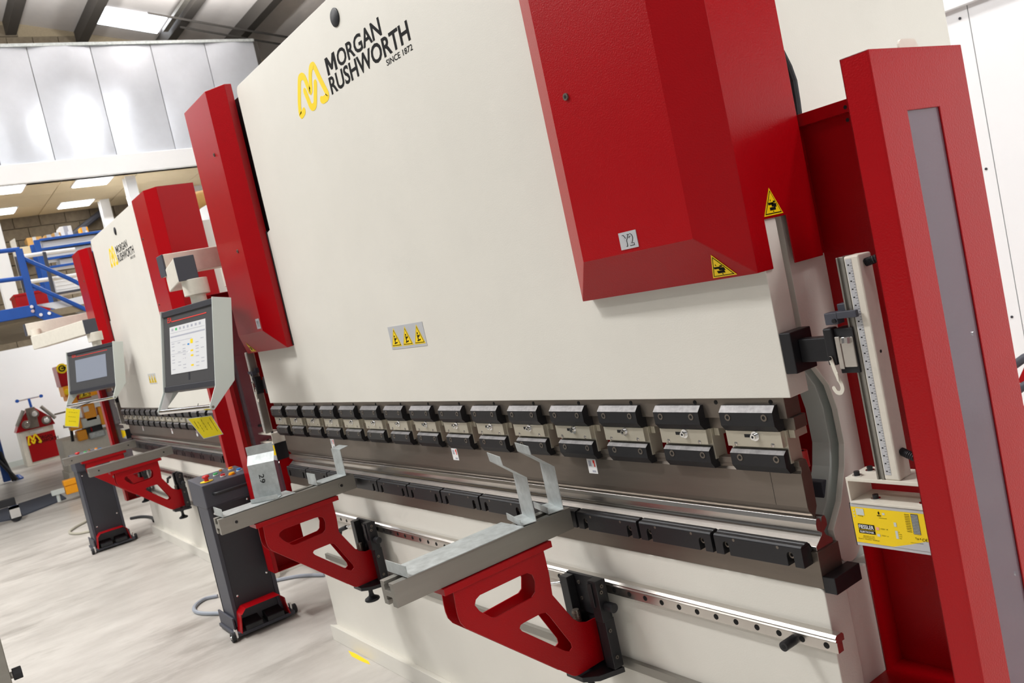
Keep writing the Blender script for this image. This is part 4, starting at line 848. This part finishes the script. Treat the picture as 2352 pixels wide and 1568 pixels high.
# ================================================================== yellow and cream machine behind the far pendant
YX = -12.3
def Yp(x, y): return at(x/5.225, 820+y/5.225, 'X', YX)
o = empty('grinding_machine', (YX-.3, Yp(950, 1000).y, 0), 'cream machine with yellow guards behind the farther pendant', 'machine'); L = -o.location
g = lambda mb, n, m, bevel=.006, sm=False: mb.build(n, m, o, bevel, sm, loc=L)
c0, c1 = Yp(735, 1005), Yp(1290, 925)
g(MB().box(YX-.6, YX, c0.y, c1.y+1.2, 0, c0.z), 'cabinet', CREAM, .02)
g(MB().box(YX-.6, YX+.03, c0.y-.02, c1.y+1.22, 0, .12), 'plinth', CREAM, .01)
def yb(n, m, a, b_, dx=.0, th=.2):
    A, C = Yp(*a), Yp(*b_); g(MB().box(YX-th+dx, YX+dx, min(A.y, C.y), max(A.y, C.y), min(A.z, C.z), max(A.z, C.z)), n, m, .015)
yb('yellow_guard', ORANGE, (970, 580), (1165, 745), .1); yb('yellow_guard', ORANGE, (800, 730), (980, 850), .12); yb('table_plate', LGREY, (950, 745), (1240, 790), .1, .4); yb('motor', RUBBER, (985, 790), (1240, 880), .02)
yb('vice_jaw', ORANGE, (905, 890), (1050, 980), .1); yb('table_edge', GALV, (1050, 910), (1260, 935), .1, .3); yb('side_guard', ORANGE, (1150, 600), (1260, 800), .14); yb('red_block', RED, (1075, 845), (1110, 890), .05)
yb('rating_plate', WINK, (975, 595), (1060, 650), .105, .02); g(MB().tube([Yp(745, 835)+X_*.1, Yp(820, 825)+X_*.1], .02, 8), 'lever', CHROME, 0, True); g(MB().tube([Yp(650, 690), Yp(790, 655)], .012, 8), 'rod', CHROME, 0, True)
g(MB().tube([Yp(855, 870), Yp(875, 1010)], .02, 8), 'lever', RUBBER, 0, True)
A = Yp(910, 520); C = Yp(1055, 425); o2 = empty('warning_guard', (YX+.2, A.y, A.z-.1), 'red and orange guard with a yellow warning triangle under the farther pendant', 'guard'); 
MB().box(-.2, 0, 0, C.y-A.y, .1, .1+C.z-A.z).build('panel', RED, o2, .006); m = MB(); warn_tri(m, (.002, (C.y-A.y)*.55, .12), Y_, Z_, X_, .17, 1, 0, 1); m.build('warning_sticker', [YELLOW, INK], o2); MB().box(-.22, -.02, -.08, 0, .04, .1+C.z-A.z).build('edge', ORANGE, o2, .006)
# red cabinet with round yellow emblem on the wall
RX = -15.2
def Rp(x, y): return at(x/5.225, 820+y/5.225, 'X', RX)
A, C = Rp(750, 350), Rp(760, 95); w = .75
o = empty('red_machine_column', (RX-.2, A.y, 0), 'tall red and yellow machine column with a round yellow emblem behind the farther pendant', 'machine')
y0 = Rp(715, 225).y; MB().box(-.3, .2, y0-A.y-.02, y0-A.y+w, Rp(770, 352).z, C.z).build('red_cover', RED, o, .01); MB().box(-.3, .2, y0-A.y, y0-A.y+w, Rp(790, 475).z, Rp(770, 352).z).build('yellow_cover', ORANGE, o, .01)
MB().box(-.28, .19, y0-A.y+.03, y0-A.y+w, Rp(800, 535).z, Rp(790, 475).z).build('lower_band', ORANGE, o, .01); MB().box(-.25, .15, y0-A.y+.1, y0-A.y+w, 0, Rp(800, 535).z).build('stand', WHITE, o, .01)
c = Rp(742, 135); m = MB().cyl((.2, c.y-A.y, c.z), (.205, c.y-A.y, c.z), .085, n=26).ring((.205, c.y-A.y, c.z), (.209, c.y-A.y, c.z), .055, .035, 20, 1); m.box(.205, .21, c.y-A.y-.01, c.y-A.y+.06, c.z-.01, c.z+.012, 1); m.build('emblem', [YELLOW, INK], o)
c = Rp(810, 415); MB().cyl((.2, c.y-A.y, c.z), (.206, c.y-A.y, c.z), .05, n=20).build('emblem', YELLOW, o)
# orange foot switch
c = at(165, 1115, 'X', -10.2); o = empty('foot_switch', (-10.2, c.y, c.z-.09), 'orange plastic switch box hanging beside the farther stand', 'switch')
MB().box(-.1, .0, -.075, .075, 0, .1).build('lower_case', ORANGE, o, .008); MB().box(-.1, .01, -.08, .08, .1, .17).build('lid', ORANGE, o, .012); MB().box(-.08, -.02, -.22, -.08, .03, .09).build('bracket', LGREY, o, .005); MB().tube([(-.05, -.16, .03), (-.05, -.16, .03-(c.z-.09))], .02, 8).build('stem', LGREY, o)

# ================================================================== blue platform with handrail, deck things
PX = -9.5
def Pp(x, y, X=PX): return at(x/5.225, 520+y/5.225, 'X', X)
o = empty('blue_platform', (PX, Pp(400, 1050).y, 0), 'blue steel platform and stair head with handrail at the left', 'platform'); L = -o.location
g = lambda mb, n, m, bevel=.004, sm=False: mb.build(n, m, o, bevel, sm, loc=L)
a, b_, c_, d_ = Pp(-300, 1040), Pp(-300, 1185), Pp(395, 1080), Pp(385, 955)
zt3, zb3 = (Pp(0, 1005).z+Pp(370, 955).z)/2, (Pp(0, 1150).z+Pp(390, 1080).z)/2
yk = Pp(395, 1000).y
g(MB().box(PX-.02, PX+.06, yk-3, yk, zb3, zt3), 'edge_beam', BLUE)
s1, s2, s3, s4 = Pp(425, 945), Pp(760, 1090), Pp(730, 1215), Pp(400, 1070)
g(MB().plate([s1, s2, s3, s4], X_, .06), 'stair_stringer', BLUE)
struct(MB().box(-14.5, PX-.02, yk-3, 4.6, 2.125, 2.2).build('floor_mezzanine', MORTAR))
for x, y in ((370, 970), (383, 1022), (480, 1065), (580, 1048), (676, 1148)):
    c = Pp(x, y); g(MB().cyl(c+X_*.05, c+X_*.075, .018, n=12), 'bolt', CHROME, 0)
pt, pb = Pp(235, 270), Pp(400, 1000)
ym = (pt.y+pb.y)/2
g(MB().box(PX-.02, PX+.03, ym-.035, ym+.035, zb3, pt.z), 'post', BLUE)
g(MB().tube([Pp(-300, 335), Pp(235, 272)], .024, 10), 'handrail', BLUE, 0, True); g(MB().tube([Pp(-300, 690), Pp(300, 615)], .024, 10), 'handrail', BLUE, 0, True)
g(MB().tube([Pp(285, 385), Pp(830, 625), Pp(980, 700)], .024, 10), 'stair_rail', BLUE, 0, True); g(MB().tube([Pp(370, 700), Pp(770, 875), Pp(1040, 1000)], .024, 10), 'stair_rail', BLUE, 0, True)
s5 = [Pp(425, 940, PX-.1), Pp(1040, 1060, PX-.1), Pp(1000, 830, PX-.1), Pp(690, 900, PX-.1)]
g(MB().plate(s5, -X_, .03), 'white_infill', WHITE, 0); g(MB().plate([Pp(745, 1100, PX-.05), Pp(1060, 1050, PX-.05), Pp(1070, 1170, PX-.05), Pp(740, 1240, PX-.05)], -X_, .03), 'cream_infill', CREAM, 0)
# grey post rail on deck
g(MB().plate([Pp(505, 310, -10.6), Pp(545, 310, -10.6), Pp(695, 930, -10.6), Pp(650, 935, -10.6)], X_, .05), 'grey_post', CHAR)
for q in (((280, 360), (510, 325), (900, 275)), ((300, 670), (600, 632), (930, 580))): g(MB().tube([Pp(x, y, -10.7) for x, y in q], .025, 8), 'grey_rail', WHITE, 0, True)
tl = Pp(555, 1280, -11.5); o2 = empty('tube_lamp', (tl.x, tl.y, tl.z), 'glowing tube lamp under the blue platform', 'lamp'); MB().tube([Pp(415, 1308, -11.5)-tl, Pp(690, 1258, -11.5)-tl], .03, 8).build('tube', LAMP, o2); MB().tube([Pp(415, 1300, -11.5)-tl+Z_*.04, Pp(690, 1250, -11.5)-tl+Z_*.04], .03, 8).build('batten', WHITE, o2)

# storage racks and boxes behind
SX = -13.6
def Sp(x, y, X=SX): return at(x/5.225, 520+y/5.225, 'X', X)
o = empty('storage_rack', (SX, Sp(480, 500).y, 0), 'blue steel storage rack with white trays behind the platform', 'rack'); L = -o.location
g = lambda mb, n, m, bevel=.004, sm=False: mb.build(n, m, o, bevel, sm, loc=L)
yl = Sp(470, 300).y; yr = yl+2.6
zc = Sp(465, 160).z
for yy in (yl, yr): g(MB().box(SX-.03, SX+.03, yy-.04, yy+.04, 2.2, zc), 'upright', BLUE)
for yy in (yl, yr): g(MB().box(SX-.5, SX-.44, yy-.04, yy+.04, 2.2, zc), 'upright', BLUE)
lev = [Sp(x, y).z for x, y in ((490, 163), (510, 275), (560, 393), (590, 493), (640, 815))]
for i, z in enumerate(lev):
    g(MB().box(SX, SX+.035, yl+.04, yr-.04, z-.018, z+.018), 'shelf_beam', BLUE if i < 4 else CHAR); g(MB().box(SX-.5, SX, yl+.04, yr-.04, z-.006, z), 'shelf_plate', WHITE)
for i, (lab, st_, en) in enumerate((('second', .06, 2.5), ('third', .06, 2.5), ('fourth', .25, 2.4), ('lowest', .1, 1.0), ('lowest', 1.05, 1.9))):
    k = min(i, 3)+1; z = lev[k]+.001; top = lev[k-1]-.03 if k < 4 else z+.24
    m = MB().box(SX-.42, SX-.03, yl+st_, yl+en, z, top); 
    for q_ in range(1, 4): m.box(SX-.03, SX-.024, yl+st_, yl+en, z+(top-z)*q_/4-.004, z+(top-z)*q_/4+.004)
    tag(m.build('white_tray', WHITE, None, 0), ('long white ribbed tray on the %s shelf of the blue rack' % lab) if i < 3 else ('white carton on the lowest shelf of the blue rack, '+('left one' if i == 3 else 'right one')), 'tray', 'trays on the blue rack')
def crate(name, label, x0, y0, x1, y1, X, m, dep=.35, cat='box', flaps=True):
    a = at(x0, y1, 'X', X); b = at(x1, y0, 'X', X); o = empty(name, (X-dep/2, (a.y+b.y)/2, a.z), label, cat, 'boxes on the racking'); w = abs(b.y-a.y)/2; h = b.z-a.z
    MB().box(-dep/2, dep/2, -w, w, 0, h).build('body', m, o, .008)
    if flaps:
        MB().box(-dep/2-.002, dep/2+.002, -.03, .03, h*.0+.002, h+.002).build('tape', LABEL if m is CARD else GREYINK, o)
        MB().box(dep/2, dep/2+.003, w*.15, w*.7, h*.1, h*.45).build('label', WINK, o)
    return o
def crate_on(name, label, x0, y0, x1, y1, X, m, zb, **k):
    o = crate(name, label, x0, y0, x1, y1, X, m, **k); o.location.z = zb; return o
zs = at(80, 566, 'X', -16.8).z; sh = MB().box(WX, -16.6, at(45, 580, 'X', -16.8).y, at(120, 570, 'X', -16.8).y, zs-.16, zs).build('wall_shelf', SOFFIT, None, .005); tag(sh, 'plain tan ledge fixed to the block wall under a brown box', 'shelf')
crate_on('cardboard_box', 'brown cardboard box with a white label left of the blue rack', 65, 539, 94, 565, -16.8, CARD, zs)
zc += .0; zr_ = lev[0]+.002
crate_on('cardboard_box', 'low brown cardboard box on top of the blue rack, leftmost', 103, 536, 121, 548, SX-.01, CARD, zr_)
crate_on('cardboard_box', 'low brown cardboard box on top of the blue rack beside the white carton', 123, 532, 138, 546, SX-.01, CARD, zr_)
crate_on('white_carton', 'white carton standing on top of the blue rack', 142, 518, 163, 545, SX-.01, WHITE, zr_)
crate_on('tool_case', 'small orange tool case on top of the blue rack', 187, 520, 201, 538, SX-.01, ORANGE, zr_, dep=.2, cat='tool case')
rb = crate_on('red_bin', 'large red bin standing behind the blue handrail', 46, 645, 100, 728, -11.6, RED, 2.2, dep=.5, cat='bin', flaps=False)
hb = at(100, 645, 'X', -11.6).z-at(46, 728, 'X', -11.6).z; wb_ = abs(at(100, 645, 'X', -11.6).y-at(46, 728, 'X', -11.6).y)/2; MB().box(-.26, .26, -wb_-.01, wb_+.01, hb-.03, hb+.002).build('rim', RED, rb, .005)
crate_on('black_bundle', 'black coil bundle beside the brown box', 50, 561, 63, 569, -16.8, RUBBER, zs, dep=.2, cat='bundle', flaps=False)
crate_on('blue_sack', 'crumpled blue sack lying on the red bin', 72, 618, 90, 630, -11.6, BLUE, 2.203+hb, dep=.3, cat='sack', flaps=False)
# cream leaf with ladder track
a = at(22, 545, 'X', -14.2); o = empty('cream_panel', (-14.2, a.y+.1, 2.2), 'narrow cream panel leaning behind the blue handrail', 'panel')
q = [at(x, y, 'X', -14.2)-o.location for x, y in ((22, 555), (33, 548))]
MB().plate([q[0], q[1], Vector((0, q[1].y, 0)), Vector((0, q[0].y, 0))], X_, .05).build('leaf', CREAM, o)
q = [at(x, y, 'X', -14.14)-o.location for x, y in ((33, 590), (38, 590))]
MB().plate([q[0], q[1], Vector((.06, q[1].y, 0)), Vector((.06, q[0].y, 0))], X_, .04).build('ladder_track', CHAR, o)
tag(MB().tube([at(160, 545, 'X', -17.3), at(232, 488, 'X', -17.3)], .06, 8).build('grey_pipe', CHAR), 'dark sloping pipe fixed to the block wall', 'pipe')
# robot-like white cabinet with yellow roll and blue nozzle behind the hood
GX = -9.0
c = at(475, 545, 'X', GX); o = empty('fan_cabinet', (GX-.3, c.y, 0), 'white cabinet with a round blue-nosed fan glimpsed behind the red covers', 'cabinet'); L = -o.location
a = at(448, 492, 'X', GX)
MB().box(GX-.5, GX, a.y, a.y+1.2, 0, a.z).build('body', LGREY, o, .01, loc=L)
MB().lathe((GX, c.y+.12, at(475, 515, 'X', GX).z), [(.22, 0), (.22, .05), (.12, .12), (.09, .14)], 24, axis=(1, 0, 0)).build('fan_shroud', WHITE, o, 0, True, loc=L); MB().lathe((GX+.14, c.y+.12, at(475, 515, 'X', GX).z), [(.09, 0), (.08, .06), (.03, .1)], 20, axis=(1, 0, 0)).build('fan_nose', BLUE, o, 0, True, loc=L)
MB().box(GX-.0, GX+.2, a.y, a.y+.9, at(480, 570, 'X', GX).z-.04, at(480, 570, 'X', GX).z).build('ledge', LGREY, o, .004, loc=L)
c = at(470, 474, 'X', GX-.1); tag(MB().lathe((GX-.2, c.y-.1, a.z+.152), [(.05, -.04), (.13, 0), (.15, .2), (.12, .5), (.05, .55)], 20, axis=(0, 1, .0)).build('wrapped_roll', CARD, None, 0, True), 'orange wrapped roll lying on the white fan cabinet', 'roll')
# rack at the right picture edge
c = at(2346, 870, 'Y', 3.2); o = empty('tube_rack', (c.x+.1, 3.2, 0), 'grey and red tube rack cut by the right picture edge', 'rack'); L = -o.location
def Tp(x, y): return at(x, y, 'Y', 3.2)
for q, m_ in ((((2330, 838), (2352, 822), (2420, 790)), CHAR), (((2338, 896), (2352, 886), (2420, 850)), CHAR)): MB().tube([Tp(*p) for p in q], .022, 10).build('cross_tube', m_, o, 0, True, loc=L)
MB().plate([Tp(*p) for p in ((2336, 878), (2356, 835), (2430, 790), (2430, 830), (2350, 880))], Y_, .03).build('red_gusset', RED, o, loc=L)
MB().box(Tp(2420, 850).x-.03, Tp(2420, 850).x+.03, 3.18, 3.24, 0, Tp(2420, 780).z).box(Tp(2336, 930).x-.03, Tp(2336, 930).x+.03, 3.18, 3.24, 0, Tp(2336, 935).z).build('upright', RED, o, .004, loc=L)
